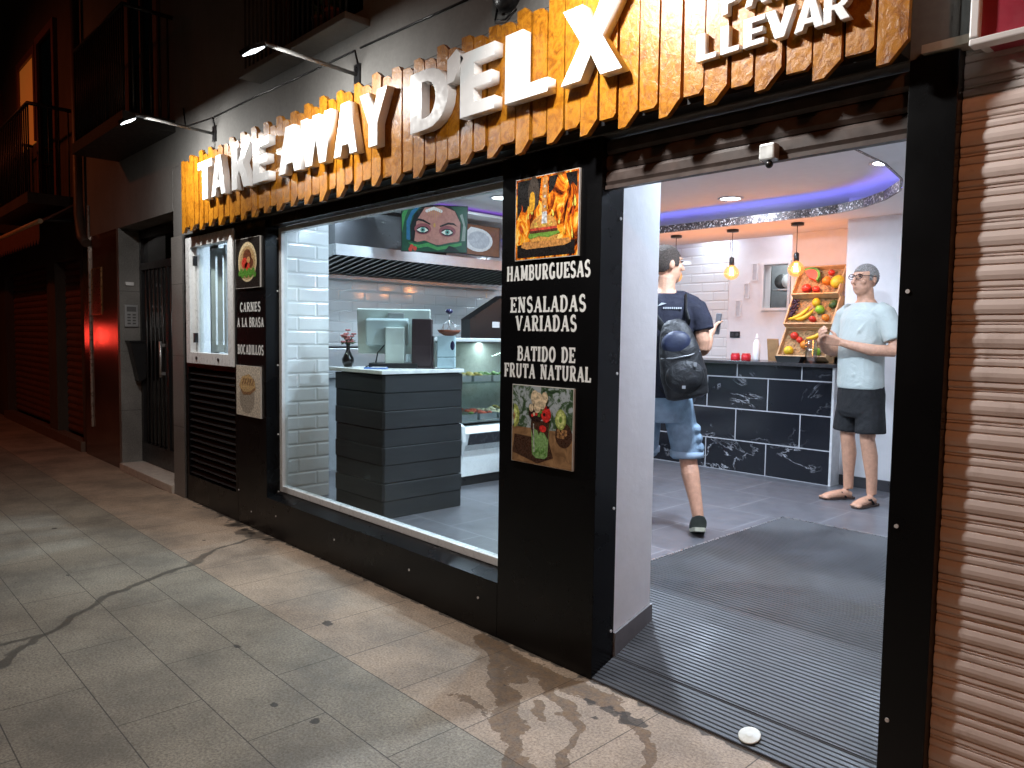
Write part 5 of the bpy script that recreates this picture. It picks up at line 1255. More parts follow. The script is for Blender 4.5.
# ---------------------------------------------------------------- kitchen: hood, back counter, black panel
hd = thing('extractor_hood', 'long steel cooker hood with slotted filters on the tiled side wall', 'extractor hood', (-6.1, 2.3, 2.0))
hy0, hy1, hx = .95, 3.6, -5.72
MB().box(-6.6, hx, hy0, hy1, 2.215, 2.225).box(hx - .012, hx, hy0, hy1, 2.13, 2.215).build('canopy', M['steel'], hd)
MB().prism([(-6.6, 2.215), (hx - .012, 2.215), (hx - .012, 2.13), (-6.45, 2.005), (-6.6, 2.005)], 'y', hy0 - .012, hy0).build('end_plate', M['steel'], hd)
fl_ = MB(); a = Vector((hx - .02, 0, 2.150)); b_ = Vector((-6.46, 0, 2.025)); dd = (b_ - a)
fl_.add([(a.x, hy0, a.z + .02), (a.x, hy1, a.z + .02), (b_.x, hy1, b_.z + .02), (b_.x, hy0, b_.z + .02)], [(0, 1, 2, 3)], 0)
n_ = 30
for k in range(n_):
    y_ = hy0 + .01 + (hy1 - hy0 - .03) * k / n_
    fl_.add([(a.x, y_, a.z), (a.x, y_ + .046, a.z + .016), (b_.x, y_ + .046, b_.z + .016), (b_.x, y_, b_.z), (a.x, y_, a.z + .006), (a.x, y_ + .046, a.z + .020), (b_.x, y_ + .046, b_.z + .020), (b_.x, y_, b_.z + .006)],
            [(0, 1, 2, 3), (4, 7, 6, 5), (0, 4, 5, 1), (2, 6, 7, 3), (0, 3, 7, 4), (1, 5, 6, 2)], 1)
fl_.build('filters', [M['blackmetal'], plain('filter_steel', (.55, .53, .50), .5, metal=.2, var=.2)], hd)
MB().box(-6.6, -6.44, hy0, hy1, 1.99, 2.02).build('grease_channel', M['steel'], hd)
MB().box(-6.5, -5.9, hy0 + .1, hy0 + 1.35, 2.226, 2.595).build('duct_box', M['blackmetal'], hd)
kc = thing('kitchen_counter', 'low steel kitchen counter under the cooker hood', 'counter', (-6.3, 2, FL))
MB().box(-6.59, -5.9, .6, 3.6, 1.06, 1.10).build('worktop', M['steel'], kc)
MB().box(-6.55, -5.95, .62, 3.58, FL, 1.058).build('cabinet', plain('cabinet_grey', (.3, .31, .32), .4), kc)
gr = thing('countertop_grill', 'steel griddle box on the kitchen counter behind the flowers', 'griddle', (-6.2, 1.3, 1.1))
MB().box(-6.5, -6.0, 1.0, 1.75, 1.101, 1.32).build('housing', M['steel'], gr, bevel=.006)
MB().box(-6.45, -6.02, 1.04, 1.71, 1.321, 1.335).build('hot_plate', M['blackmetal'], gr)
bp_ = thing('black_canopy', 'black sloping panel beyond the display fridge with a small white sticker', 'panel', (-5.8, 3.0, FL))
MB().prism([(2.49, 1.28), (2.49, 1.62), (2.96, 1.875), (3.58, 1.96), (3.58, 1.28)], 'x', -5.89, -5.75).build('panel', M['blackmetal'], bp_)
MB().box(-5.749, -5.746, 2.79, 2.89, 1.54, 1.60).build('sticker', M['white'], bp_)
MB().box(-5.89, -5.75, 2.49, 3.58, FL, 1.279).build('cabinet', M['blackmetal'], bp_)

# screens over the hood
def scr(name, label, c, fwd, wdt, hgt, tilt):
    t = thing(name, label, 'screen', c)
    f = Vector(fwd).normalized(); u = Vector((-f.y, f.x, 0)); f2 = (f * cos(radians(tilt)) + Vector((0, 0, -1)) * sin(radians(tilt))); z = f2.cross(u)
    if z.z < 0: z = -z
    return t, u, z, f2
TVC = Vector((-5.33, 1.71, 2.392))
t, u, z, f2 = scr('wall_screen', 'lit screen showing a woman\'s made-up eyes under a green scarf, above the hood', TVC, (.80, -.60, 0), .6, .35, 9)
HX, HZ = .285, .198
MB().obox(TVC - f2 * .022, (u, f2, z), HX + .008, .02, HZ + .008).build('case', M['blackmetal'], t)
MB().tube([TVC - f2 * .04, TVC + Vector((-.25, .22, .02)), Vector((-5.95, 1.95, 2.36))], .015, 8).build('mount_arm', M['blackmetal'], t)
def em(n, c, s=.8): return emit('screen_' + n, c, s)
pm = MB(); k_ = [0]
def SP(a, b, lay): return TVC + u * (a * HX) + z * (b * HZ) + f2 * (.0005 + .0004 * lay)
def spoly(pts, lay, mi): pm.add([SP(a, b, lay) for a, b in pts], [tuple(range(len(pts)))], mi)
def soval(cx, cz, rx, rz, lay, mi, a0=0, a1=360, n=20, rot=0):
    P = []
    for i in range(n + 1):
        a = radians(a0 + (a1 - a0) * i / n); x_, z_ = rx * cos(a), rz * sin(a); r_ = radians(rot)
        P.append((cx + x_ * cos(r_) - z_ * sin(r_), cz + (x_ * sin(r_) + z_ * cos(r_))))
    spoly(P if a1 - a0 < 360 else P[:-1], lay, mi)
spoly([(-1, -1), (1, -1), (1, 1), (-1, 1)], 0, 0)
spoly([(-.62, -.55), (-.55, .35), (-.30, .92), (.25, 1), (.62, .8), (.80, .3), (.78, -.5), (.4, -.7), (-.3, -.7)], 1, 1)       # face
spoly([(-1, -1), (-1, 1), (-.35, 1), (-.62, .62), (-.74, .1), (-.72, -.45), (-.9, -1)], 2, 2)                               # scarf, left
spoly([(-.86, -.55), (-.86, .3), (-.72, .75), (-.55, .95), (-.45, .95), (-.68, .55), (-.76, .1), (-.75, -.5)], 3, 3)
spoly([(-1, -.2), (-.9, .5), (-.78, .9), (-.7, 1), (-.84, 1), (-1, .6)], 4, 4)
spoly([(.78, -.6), (.84, .2), (.68, .72), (.5, 1), (1, 1), (1, -.6)], 2, 2); spoly([(.84, -.5), (.89, .2), (.78, .62), (.86, .7), (.97, .1), (.96, -.5)], 3, 5)
for i in range(9): soval(-.02 + .06 * (i - 4) * .9, .90 - .03 * abs(i - 4), .05, .07, 5, 6, n=10)
for i in range(7): spoly([(-.20 + .062 * i, .82), (-.185 + .062 * i, .82), (-.19 + .062 * i, .50 - .10 * (3 - abs(i - 3)))], 6, 7)
soval(.0, .16, .035, .10, 6, 7, n=10)
for sgn, cx, cz, rot in ((-1, -.36, -.06, 6), (1, .40, -.14, -8)):
    soval(cx, cz + .05, .26, .25, 3, 8, rot=rot); soval(cx, cz, .19, .16, 4, 9, rot=rot)
    spoly([(cx - .19, cz), (cx - .06, cz + .11), (cx + .08, cz + .10), (cx + .17, cz - .01), (cx + .05, cz - .10), (cx - .08, cz - .09)], 5, 10)
    soval(cx + .0, cz + .01, .075, .105, 6, 11); soval(cx, cz + .01, .035, .05, 7, 12)
spoly([(-.66, .22), (-.50, .44), (-.34, .40), (-.12, .22), (-.14, .17), (-.36, .31), (-.50, .35)], 5, 12)
spoly([(.16, .14), (.42, .30), (.60, .28), (.72, .12), (.58, .20), (.42, .21), (.18, .08)], 5, 12)
spoly([(-1, -1), (-.9, -.46), (-.6, -.62), (-.3, -.52), (.1, -.72), (.5, -.58), (.8, -.52), (1, -.5), (1, -1)], 7, 2)
spoly([(-.82, -.62), (-.5, -.72), (-.2, -.62), (.1, -.80), (.55, -.66), (.85, -.58), (.85, -.70), (.5, -.82), (.1, -.94), (-.2, -.78), (-.5, -.86)], 8, 4)
spoly([(.3, -.98), (.46, -.72), (.62, -.78), (.8, -.98)], 9, 0)
for a, b in ((-.70, -.80), (-.60, -.88), (-.74, -.92)): soval(a, b, .06, .10, 9, 13, n=10)
pm.build('picture', [em('black', (.01, .015, .015), .3), em('skin', (.50, .235, .21), .75), em('green', (.008, .085, .045), .7), em('blue', (.02, .15, .35)), em('leaf', (.06, .34, .10), .7), em('grey', (.25, .30, .28)), em('pearl', (.75, .78, .85)), em('gold', (.55, .32, .10)), em('shade', (.28, .08, .10)), em('kohl', (.02, .015, .03), .3), em('eyewhite', (.8, .85, .85)), em('iris', (.12, .38, .36)), em('ink', (.015, .008, .01), .2), em('flowerred', (.6, .06, .04))], t)
# second screen, flat along the hood
t = thing('wall_screen', 'lit brown screen showing a white coffee pot, right of the eyes screen', 'screen', (-5.75, 2.6, 2.25))
sx_ = -5.66
MB().box(sx_ - .03, sx_ - .001, 2.02, 2.80, 2.25, 2.55).build('case', M['blackmetal'], t)
p = MB()
def P2(a, b, lay): return (sx_ + .0004 * lay, 2.03 + a * .76, 2.256 + b * .288)
def sp2(pts, lay, mi): p.add([P2(a, b, lay) for a, b in pts], [tuple(range(len(pts)))], mi)
def so2(cx, cz, rx, rz, lay, mi, n=20): sp2([(cx + rx * cos(2 * pi * i / n), cz + rz * sin(2 * pi * i / n)) for i in range(n)], lay, mi)
sp2([(0, 0), (1, 0), (1, 1), (0, 1)], 0, 0); sp2([(0, .1), (.28, .0), (.45, .0), (.30, .35), (0, .5)], 1, 1)
sp2([(.02, .62), (.02, .50), (.40, .40), (.40, .56)], 2, 2); so2(.62, .50, .26, .40, 3, 2); so2(.64, .50, .19, .30, 4, 3); sp2([(.44, .78), (.50, .92), (.62, .90), (.56, .78)], 4, 2)
so2(.12, .85, .035, .09, 3, 4)
p.build('picture', [em('brown', (.24, .095, .05), .7), em('darkbrown', (.16, .06, .03), .7), em('cream', (.72, .74, .85), .85), em('silver', (.52, .55, .66), .8), em('spark', (1, .6, .2), 1.2)], t)

# ---------------------------------------------------------------- people
def voxel(mbx, name, mat, parent, size=.006, smooth=3, disp=0):
    me = mbx.mesh(name, mat)
    o = bpy.data.objects.new(name, me); COL.objects.link(o)
    r_ = o.modifiers.new('r', 'REMESH'); r_.mode = 'VOXEL'; r_.voxel_size = size; r_.use_smooth_shade = True
    s_ = o.modifiers.new('s', 'SMOOTH'); s_.iterations = smooth; s_.factor = .5
    dg = bpy.context.evaluated_depsgraph_get(); dg.update()
    m2 = bpy.data.meshes.new_from_object(o.evaluated_get(dg), depsgraph=dg)
    o.modifiers.clear(); o.data = m2; m2.name = name
    if not m2.materials: m2.materials.append(mat)
    m2.polygons.foreach_set('use_smooth', [True] * len(m2.polygons))
    if parent: o.parent = parent
    return o
def torso(mb_, rings, lean=(0, 0)):
    """rings: (z, half-width, half-depth, y offset, x offset)"""
    n = 24; vs = []
    for (z, a, b, yo, xo) in rings:
        for k in range(n):
            t_a = 2 * pi * k / n; c, s_ = cos(t_a), sin(t_a)
            sq = lambda q: math.copysign(abs(q) ** .85, q)
            vs.append((xo + a * sq(c), yo + b * sq(s_), z))
    m = len(rings)
    fs = [(i * n + k, i * n + (k + 1) % n, (i + 1) * n + (k + 1) % n, (i + 1) * n + k) for i in range(m - 1) for k in range(n)]
    fs += [tuple(range(n))[::-1], tuple(range((m - 1) * n, m * n))]
    mb_.add(vs, fs, 0, True)
def hand(mb_, wrist, d, palm_n, curl=.5, right=True, spread=1):
    """d along the hand, palm_n out of the palm; five fingers that curl towards the palm"""
    d = Vector(d).normalized(); nn = Vector(palm_n); nn = (nn - d * nn.dot(d)).normalized(); sd = d.cross(nn) * (1 if right else -1)   # sd -> thumb side
    w0 = Vector(wrist)
    for q in (-.027, -.009, .009, .027):
        mb_.tube([w0 - d * .01 + sd * q * .7, w0 + d * .045 + sd * q, w0 + d * .088 + sd * q], [.014, .0155, .0125], 8)
    for q, L, of in ((.030, .070, 0), (.010, .080, .004), (-.010, .074, .002), (-.029, .058, -.006)):
        b0 = w0 + d * (.086 + of) + sd * q; a = curl * .9; p1 = b0 + (d * cos(a * .6) + nn * sin(a * .6)) * L * .45; p2 = p1 + (d * cos(a * 1.4) + nn * sin(a * 1.4)) * L * .32; p3 = p2 + (d * cos(a * 2.0) + nn * sin(a * 2.0)) * L * .23
        mb_.tube([b0, p1, p2, p3], [.0098, .0090, .0082, .0066], 8)
    b0 = w0 + d * .022 + sd * .028; tdir = (d * .65 + sd * .7 + nn * .35).normalized(); t2 = (d * .85 + sd * .2 + nn * .5).normalized()
    mb_.tube([b0 - sd * .012, b0 + tdir * .032, b0 + tdir * .032 + t2 * .028, b0 + tdir * .032 + t2 * .05], [.014, .0115, .010, .0075], 8)
def head_parts(body, hair, hz, yaw, ctr, hairline, mats):
    """head looking along -y before yaw; adds to body mesh, returns transform"""
    R_ = Matrix.Rotation(radians(yaw), 3, 'Z'); c = Vector(ctr)
    def T(p): return c + R_ @ (Vector(p) * 1.09)
    body.ball(T((0, .012, .028)), 0.0807, 0.1003, 0.0959, 20, 14, rot=R_)
    body.ball(T((0, -.022, -.035)), 0.0632, 0.0719, 0.0850, 18, 12, rot=R_)
    body.ball(T((0, -.060, -.082)), .026, .022, .020, 12, 8, rot=R_)          # chin
    body.tube([T((0, -.083, .030)), T((0, -.100, .0)), T((0, -.110, -.020)), T((0, -.092, -.026))], [.009, .011, .014, .008], 8)
    for sx in (-1, 1):
        body.ball(T((sx * .028, -.076, .040)), .024, .010, .007, 10, 6, rot=R_)      # brow
        body.ball(T((sx * .040, -.060, -.012)), .024, .020, .022, 10, 7, rot=R_)     # cheek
        body.ball(T((sx * .076, .012, .0)), .008, .019, .031, 12, 8, rot=R_ @ Matrix.Rotation(radians(sx * 14), 3, 'Z'))
    body.ball(T((0, -.080, -.048)), .024, .010, .006, 10, 6, rot=R_); body.ball(T((0, -.077, -.059)), .021, .011, .007, 10, 6, rot=R_)
    return T, R_
def hair_cap(T, front, side, r, name, mat, parent):
    h_ = MB(); n, m = 40, 24; vs = {}; V = []; F = []
    for i in range(m + 1):
        th_ = pi * .78 * i / m
        for k in range(n):
            a = 2 * pi * k / n
            p_ = Vector(((.074 + r) * sin(th_) * cos(a), .012 + (.092 + r) * sin(th_) * sin(a), .028 + (.088 + r) * cos(th_)))
            j = 1 + .018 * sin(k * 7.3 + i * 3.1); V.append(T(Vector((p_.x * j, p_.y * j, p_.z))))
            vs[(i, k)] = p_
    for i in range(m):
        for k in range(n):
            q = vs[(i, k)]
            # hairline: high at forehead, down to the nape
            y_ = q.y
            lim = front if y_ < -.035 else (side if y_ < .02 else (side - (y_ - .02) * 1.35))
            if q.z > lim: F.append((i * n + k, i * n + (k + 1) % n, (i + 1) * n + (k + 1) % n, (i + 1) * n + k))
    h_.add(V, F, 0, True); o = h_.build(name, mat, parent, local=True)
    sm = o.modifiers.new('t', 'SOLIDIFY'); sm.thickness = .004; sm.offset = -1
    return o
def eyes(T, parent):
    e_ = MB()
    for sx in (-1, 1): e_.ball(T((sx * .029, -.080, .024)), .0115, .007, .0065, 10, 6)
    e_.build('eyes', plain('eye_dark', (.10, .07, .06), .2), parent, local=True)

def person_white():
    t = thing('person', 'man in pale T-shirt and black shorts standing by the bar with hands together', 'person', (-2.27, 3.44, FL), radians(-24))
    b = MB()
    torso(b, [(.84, .13, .10, 0, 0), (.92, .160, .108, 0, 0), (1.02, .152, .112, -.01, 0), (1.14, .150, .118, -.015, 0), (1.28, .160, .115, -.005, 0), (1.40, .172, .105, 0, 0), (1.47, .158, .085, .005, 0), (1.51, .10, .066, .01, 0), (1.55, .058, .056, .008, 0)])
    b.tube([(0, .012, 1.48), (0, .004, 1.56), (0, -.006, 1.63)], [.062, .060, .058], 14)
    T, R_ = head_parts(b, None, 1.70, 4, (0, -.012, 1.690), 0, None)
    for sx in (-1, 1):
        fx_ = sx * .115
        b.tube([(sx * .085, 0, .92), (sx * .092, -.012, .70), (sx * .098, -.016, .50), (sx * .103, .012, .37), (fx_, .026, .20), (fx_, .030, .085)], [.088, .075, .053, .055, .040, .036], 14)
        fd = Vector((sx * .20, -1, 0)).normalized()
        a0 = Vector((fx_, .055, .032))
        b.tube([a0, a0 + fd * .05 + Vector((0, 0, .014)), a0 + fd * .13 + Vector((0, 0, .006)), a0 + fd * .20 - Vector((0, 0, .006)), a0 + fd * .245 - Vector((0, 0, .012))], [.028, .036, .033, .027, .014], 12, ell=[1, 1.05, 1.25, 1.55, 1.8])
        sdv = Vector((-fd.y, fd.x, 0))
        for q in range(5):
            tb_ = a0 + fd * (.215 - abs(q - 1.2) * .006) + sdv * (sx * (.036 - q * .0175)) - Vector((0, 0, .014))
            b.tube([tb_, tb_ + fd * .035], [.0095 if q else .012, .007 if q else .010], 8)
    # left arm (nearer the street in the picture): elbow out, forearm across the belly
    b.tube([(.165, .0, 1.455), (.215, .018, 1.36), (.262, .035, 1.24), (.272, .02, 1.165)], [.060, .053, .046, .043], 14)
    b.tube([(.275, .025, 1.165), (.20, -.11, 1.17), (.10, -.225, 1.205), (.055, -.272, 1.225)], [.043, .043, .032, .027], 14)
    hand(b, (.050, -.275, 1.226), (-.78, -.60, .22), (-.45, .75, .45), .75, right=False)
    b.tube([(-.165, .0, 1.455), (-.21, .0, 1.36), (-.24, -.02, 1.22), (-.235, -.06, 1.15)], [.060, .052, .045, .042], 14)
    b.tube([(-.236, -.055, 1.15), (-.19, -.17, 1.17), (-.13, -.27, 1.22), (-.105, -.305, 1.245)], [.042, .041, .031, .027], 14)
    hand(b, (-.10, -.31, 1.248), (.62, -.62, .40), (.60, .55, .2), .8, right=True)
    voxel(b, 'body', M['skin'], t, .0058, 3)
    # T-shirt
    s = MB()
    torso(s, [(.875, .178, .130, -.008, 0), (.90, .180, .132, -.010, 0), (1.0, .174, .134, -.014, 0), (1.14, .170, .138, -.018, 0), (1.28, .180, .134, -.008, 0), (1.40, .192, .122, -.002, 0), (1.47, .178, .102, .004, 0), (1.505, .125, .082, .008, 0), (1.525, .082, .072, .008, 0)])
    s.tube([(.13, 0, 1.455), (.185, .006, 1.43), (.232, .020, 1.33), (.262, .030, 1.245)], [.080, .079, .076, .075], 16)
    s.tube([(-.13, 0, 1.455), (-.185, .0, 1.43), (-.222, -.004, 1.33), (-.245, -.014, 1.245)], [.080, .079, .075, .072], 16)
    for (x0_, z0_, x1_, z1_, r_) in ((.15, 1.02, -.02, .96, .016), (.14, 1.10, .0, 1.00, .014), (.13, 1.38, .05, 1.26, .014), (.16, .93, .05, .90, .013), (-.14, 1.12, -.04, 1.02, .013), (.10, 1.20, .0, 1.13, .010)):
        yy_ = lambda x_: -.142 + x_ * x_ * 1.9
        s.tube([(x0_, yy_(x0_) + .008, z0_), ((x0_ + x1_) / 2, yy_((x0_ + x1_) / 2), (z0_ + z1_) / 2 - .006), (x1_, yy_(x1_) + .006, z1_)], [.003, r_, .004], 8)
    sh = plain('pale_cotton', (.44, .48, .45), .85, var=.05, scale=6, bmp=.9, bscale=6)
    voxel(s, 'tshirt', sh, t, .0075, 6)
    s = MB(); torso(s, [(.66, .165, .115, .0, 0), (.70, .19, .13, .0, 0), (.84, .186, .130, 0, 0), (.93, .172, .122, -.004, 0), (.955, .170, .121, -.004, 0)])
    for sx in (-1, 1): s.tube([(sx * .09, 0, .84), (sx * .105, -.004, .66), (sx * .113, -.006, .56), (sx * .114, -.006, .545)], [.095, .104, .108, .106], 18)
    voxel(s, 'shorts', plain('black_cotton', (.007, .007, .008), .85, bmp=.9, bscale=6), t, .0075, 2)
    hair_cap(T, .060, -.004, .0012, 'hair', plain('grey_crop', (.34, .315, .29), .9, var=.6, scale=150, bmp=.8, bscale=260), t)
    sb_ = MB()
    eyes(T, t)
    g_ = MB()
    for sx in (-1, 1):
        g_.tube([T((sx * .030 + .023 * cos(a) * (1.15), -.094 + abs(cos(a)) * .004, .022 + .017 * sin(a))) for a in [2 * pi * i / 18 for i in range(19)]], .0026, 6)
        g_.tube([T((sx * .056, -.090, .028)), T((sx * .080, -.04, .026)), T((sx * .083, .012, .022))], .0028, 6)
    g_.tube([T((-.006, -.098, .026)), T((.006, -.098, .026))], .0026, 6)
    g_.build('glasses', M['blackmetal'], t, local=True)
    mo = MB(); mo.ball(T((0, -.0885, -.0535)), .018, .004, .0022, 10, 5); mo.build('mouth', plain('lip_dark', (.20, .06, .05), .5), t, local=True)
    for sx in (-1, 1):
        fd = Vector((sx * .20, -1, 0)).normalized(); sd_ = Vector((-fd.y, fd.x, 0)); a0 = Vector((sx * .115, .085, 0)); pts = []
        for (l, hw) in ((0, .022), (.02, .034), (.08, .036), (.14, .040), (.20, .046), (.25, .040), (.278, .022)):
            pts.append((l, hw))
        poly_ = [a0 + fd * l + sd_ * h_ for l, h_ in pts] + [a0 + fd * l - sd_ * h_ for l, h_ in reversed(pts)]
        fl_2 = MB().prism([(q.x, q.y) for q in poly_], 'z', .001, .018).build('flip_flop', plain('sandal_brown', (.055, .032, .024), .7), t, local=True, bevel=.003)
        c_ = a0 + fd * .20
        MB().tube([a0 + fd * .085 + sd_ * .036 + Vector((0, 0, .018)), a0 + fd * .12 + sd_ * .034 + Vector((0, 0, .058)), c_ + Vector((0, 0, .044)), a0 + fd * .12 - sd_ * .034 + Vector((0, 0, .058)), a0 + fd * .085 - sd_ * .036 + Vector((0, 0, .018))], .008, 8).build('strap', plain('strap_black', (.015, .013, .012), .6), fl_2, local=True)
    return t
person_white()

def person_pack():
    fdir = Vector((-.7237, .6872)).normalized(); ang = math.atan2(fdir.y, fdir.x) + radians(90) - radians(8)
    P0 = (-2.79, 1.61, FL)
    t = thing('person', 'man in navy T-shirt and denim shorts walking in with a backpack, raising a phone', 'person', P0, ang)
    b = MB()
    torso(b, [(.82, .13, .10, 0, 0), (.90, .155, .11, .005, 0), (1.0, .145, .105, 0, 0), (1.12, .148, .105, 0, 0), (1.26, .162, .11, 0, 0), (1.38, .172, .105, .005, 0), (1.45, .158, .088, .01, 0), (1.50, .10, .068, .012, 0), (1.54, .06, .058, .008, 0)])
    b.tube([(0, .016, 1.46), (0, .008, 1.55), (-.004, .0, 1.62)], [.064, .058, .058], 14)
    T, R_ = head_parts(b, None, 1.70, -62, (-.004, -.006, 1.695), 0, None)
    # right leg behind, left leg ahead
    b.tube([(-.085, .0, .90), (-.125, -.02, .70), (-.165, -.02, .50), (-.185, .035, .37), (-.215, .085, .22), (-.232, .118, .115)], [.090, .078, .055, .057, .042, .036], 14)
    b.tube([(-.232, .120, .115), (-.234, .09, .075), (-.240, .02, .040)], [.034, .030, .022], 12)
    b.tube([(.085, .0, .90), (.095, -.10, .70), (.10, -.19, .50), (.105, -.20, .36), (.108, -.23, .2), (.11, -.25, .09)], [.090, .078, .055, .056, .042, .036], 14)
    b.tube([(.11, -.225, .045), (.112, -.30, .045), (.115, -.42, .028)], [.036, .036, .024], 12)
    b.tube([(-.165, .01, 1.44), (-.212, .02, 1.34), (-.235, .03, 1.22), (-.235, .02, 1.165)], [.060, .053, .047, .043], 14)
    b.tube([(-.235, .025, 1.165), (-.262, -.06, 1.185), (-.292, -.155, 1.225), (-.302, -.19, 1.24)], [.043, .042, .032, .027], 14)
    hand(b, (-.303, -.192, 1.242), (-.35, -.40, .80), (-.5, -.1, -.1), .5, right=True)
    b.tube([(.165, .01, 1.44), (.22, .0, 1.32), (.245, -.03, 1.19), (.245, -.06, 1.14)], [.060, .052, .045, .042], 14)
    b.tube([(.245, -.055, 1.14), (.225, -.16, 1.13), (.20, -.26, 1.16)], [.042, .038, .028], 14)
    hand(b, (.20, -.262, 1.16), (-.3, -.9, .25), (-.7, .2, -.3), .5, right=False)
    voxel(b, 'body', M['skin'], t, .0058, 3)
    s = MB()
    torso(s, [(.86, .175, .132, .004, 0), (.90, .174, .13, .004, 0), (1.0, .166, .126, .0, 0), (1.12, .168, .126, 0, 0), (1.26, .182, .13, 0, 0), (1.38, .192, .124, .004, 0), (1.45, .178, .104, .01, 0), (1.495, .125, .084, .012, 0), (1.515, .085, .076, .01, 0)])
    s.tube([(-.175, .012, 1.437), (-.10, .014, 1.475), (0, .016, 1.478), (.10, .014, 1.475), (.175, .012, 1.437)], [.066, .062, .06, .062, .066], 14)
    s.tube([(-.13, .008, 1.44), (-.19, .01, 1.41), (-.222, .018, 1.34), (-.236, .026, 1.285)], [.080, .079, .074, .071], 16)
    s.tube([(.13, .008, 1.44), (.19, .006, 1.41), (.226, -.004, 1.32), (.245, -.02, 1.23)], [.080, .079, .075, .073], 16)
    o = voxel(s, 'tshirt', plain('navy_cotton', (.010, .011, .024), .85, var=.15, bmp=.9, bscale=6), t, .0075, 3)
    pr = MB()
    for k in range(9): pr.box(.012 - k * .013, .020 - k * .013, .118, .128, 1.415, 1.427)
    pr.prism([(.06, 1.43), (.03, 1.455), (.0, 1.45), (.035, 1.438)], 'y', .112, .122); pr.build('back_print', plain('print_grey', (.42, .44, .46), .6), o, local=True)
    dn = plain('washed_denim', (.20, .29, .38), .85, var=.30, scale=10, bmp=1.0, bscale=9)
    s = MB(); torso(s, [(.70, .165, .118, .0, 0), (.80, .178, .126, 0, 0), (.90, .170, .124, .002, 0), (.93, .168, .122, .002, 0)])
    s.tube([(-.09, .0, .84), (-.122, -.015, .68), (-.15, -.018, .56), (-.163, -.018, .475)], [.098, .098, .095, .097], 18)
    s.tube([(.09, .0, .84), (.098, -.09, .68), (.102, -.15, .56), (.105, -.185, .475)], [.098, .098, .095, .097], 18)
    for q, (z_, y_) in enumerate(((.66, -.01), (.60, -.015), (.54, -.018))): s.ball((-.215 - .013 * q, y_ + .02, z_), .030, .060, .034, 12, 8)
    so_ = voxel(s, 'denim_shorts', dn, t, .0075, 2)
    cf = MB()
    for c_ in ((-.163, -.018, .475), (.105, -.185, .475)): cf.lathe([(.098, 0), (.106, .002), (.107, .04), (.098, .042), (.09, .02)], c_, 24, cap=False)
    cf.build('turned_up_cuffs', plain('light_denim', (.32, .43, .54), .85, var=.1), so_, local=True)
    hair_cap(T, .055, -.002, .004, 'hair', plain('short_brown_hair', (.075, .055, .043), .85, var=.6, scale=150, bmp=.8, bscale=260), t)
    eyes(T, t)
    for c0, d_, nm in (((-.234, .172, .046), Vector((-.03, -1, -.30)), 1), ((.11, -.20, .010), Vector((.03, -1, .0)), 2)):
        d_.normalize(); a0 = Vector(c0); up = Vector((0, 0, 1)); up = (up - d_ * up.dot(d_)).normalized()
        s_ = MB(); s_.tube([a0 + up * .040, a0 + d_ * .05 + up * .050, a0 + d_ * .14 + up * .042, a0 + d_ * .21 + up * .030, a0 + d_ * .25 + up * .022], [.052, .056, .046, .038, .018], 14, ell=[.90, .90, 1.05, 1.25, 1.5])
        sh_ = s_.build('shoe', plain('dark_canvas', (.022, .028, .022), .8, var=.3), t, local=True)
        s_ = MB(); sdv = d_.cross(up)
        P_ = [(-.035, .028), (.0, .040), (.10, .042), (.19, .047), (.25, .036), (.275, .014)]
        top = [a0 + d_ * l + sdv * w_ for l, w_ in P_] + [a0 + d_ * l - sdv * w_ for l, w_ in reversed(P_)]
        n_ = len(top); vs_2 = [q + up * .016 for q in top] + [q - up * .008 for q in top]
        s_.add(vs_2, [tuple(range(n_)), tuple(range(n_, 2 * n_))[::-1]] + [(i, (i + 1) % n_, n_ + (i + 1) % n_, n_ + i) for i in range(n_)])
        s_.build('sole', plain('pale_rubber_sole', (.42, .42, .32), .6), sh_, local=True)
    # phone held in the raised hand
    ph = thing('mobile_phone', 'dark mobile phone held up in the walking man\'s right hand', 'phone', P0, ang)
    m_ = MB(); m_.obox((-.362, -.262, 1.335), ((.35, -.93, .05), (.93, .35, .1), (-.1, 0, 1)), .034, .004, .07); m_.build('case', plain('phone_grey', (.10, .10, .11), .3), ph, local=True, bevel=.004)
    m_ = MB(); m_.obox(Vector((-.362, -.262, 1.335)) - Vector((.93, .35, .1)) * .0047, ((.35, -.93, .05), (.93, .35, .1), (-.1, 0, 1)), .031, .0008, .066); m_.build('screen', M['blackmetal'], ph, local=True)
    # backpack hanging low on the right of the back
    bk = thing('backpack', 'black and navy backpack slung low on the walking man\'s back', 'backpack', P0, ang)
    tilt = Matrix.Rotation(radians(12), 3, 'Y'); c0 = Vector((-.085, .225, 1.115))
    def K(p): return c0 + tilt @ Vector(p)
    m_ = MB()
    rings = [(-.25, .09, .05, .0), (-.235, .128, .070, .006), (-.10, .140, .085, .008), (.05, .122, .078, .004), (.16, .096, .062, -.008), (.215, .070, .045, -.018), (.238, .035, .025, -.022)]
    n_ = 22; vs_3 = []
    for (z_, a_, b_2, yo) in rings:
        for k in range(n_):
            q = 2 * pi * k / n_; sq = lambda v_: math.copysign(abs(v_) ** .7, v_); vs_3.append(K((a_ * sq(cos(q)), yo + b_2 * sq(sin(q)), z_)))
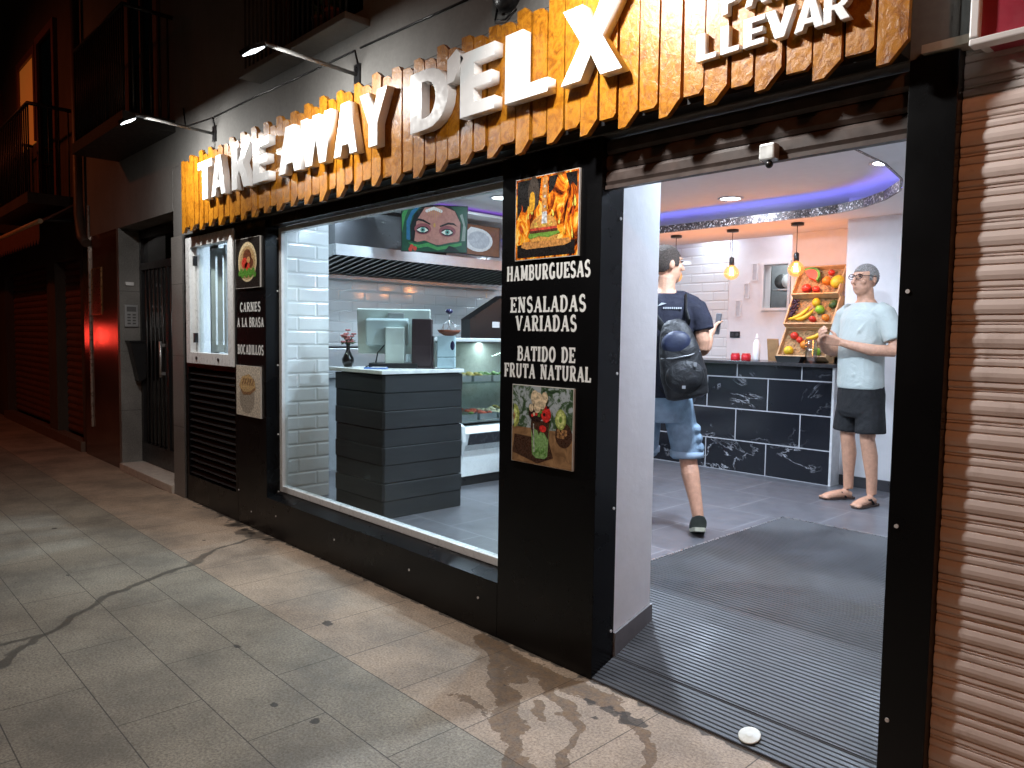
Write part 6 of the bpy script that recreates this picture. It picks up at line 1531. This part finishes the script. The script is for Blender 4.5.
    r_n = len(rings); m_.add(vs_3, [(i * n_ + k, i * n_ + (k + 1) % n_, (i + 1) * n_ + (k + 1) % n_, (i + 1) * n_ + k) for i in range(r_n - 1) for k in range(n_)] + [tuple(range(n_))[::-1], tuple(range((r_n - 1) * n_, r_n * n_))], 0, True)
    voxel(m_, 'bag_body', plain('black_nylon', (.006, .006, .007), .55, bmp=.7, bscale=12), bk, .008, 2)
    m_ = MB(); m_.ball(K((0, .066, -.11)), .118, .048, .105, 18, 12, rot=tilt); m_.build('front_pocket', plain('black_nylon', (.006, .006, .007), .55, bmp=.7, bscale=12), bk, local=True)
    m_ = MB(); m_.ball(K((.01, .045, .09)), .092, .045, .080, 18, 12, rot=tilt); m_.build('upper_pocket', plain('navy_nylon', (.008, .013, .038), .55, var=.3, bmp=.4, bscale=14), bk, local=True)
    m_ = MB()
    m_.tube([K((-.09, -.02, .20)), (-.118, .120, 1.40), (-.118, .065, 1.487), (-.118, -.03, 1.492), (-.122, -.115, 1.42), (-.145, -.14, 1.25), (-.165, -.07, 1.05), K((-.13, -.05, -.20))], [.030, .032, .034, .033, .032, .026, .016, .012], 10, ell=.3)
    m_.build('shoulder_strap', plain('black_nylon', (.006, .006, .007), .55, bmp=.7, bscale=12), bk, local=True)
    m_ = MB(); m_.tube([K((.07, -.02, .20)), (.10, .125, 1.40), (.11, .065, 1.487), (.112, -.03, 1.49), (.12, -.115, 1.42), (.14, -.135, 1.25), (.16, -.07, 1.05), K((.13, -.05, -.20))], [.030, .032, .034, .033, .032, .026, .016, .012], 10, ell=.3)
    m_.build('shoulder_strap', plain('black_nylon', (.006, .006, .007), .55, bmp=.7, bscale=12), bk, local=True)
    m_ = MB(); m_.tube([K((-.118, .045, .02)), K((-.05, .092, .01)), K((.05, .092, .01)), K((.118, .05, .02))], .004, 6).obox(K((-.07, .110, -.05)), ((1, 0, 0), (0, 1, 0), (0, 0, 1)), .008, .004, .012).obox(K((.02, .112, -.17)), ((1, 0, 0), (0, 1, 0), (0, 0, 1)), .010, .004, .009); m_.build('zip', plain('zip_grey', (.35, .35, .36), .4, .5), bk, local=True)
    return t
person_pack()
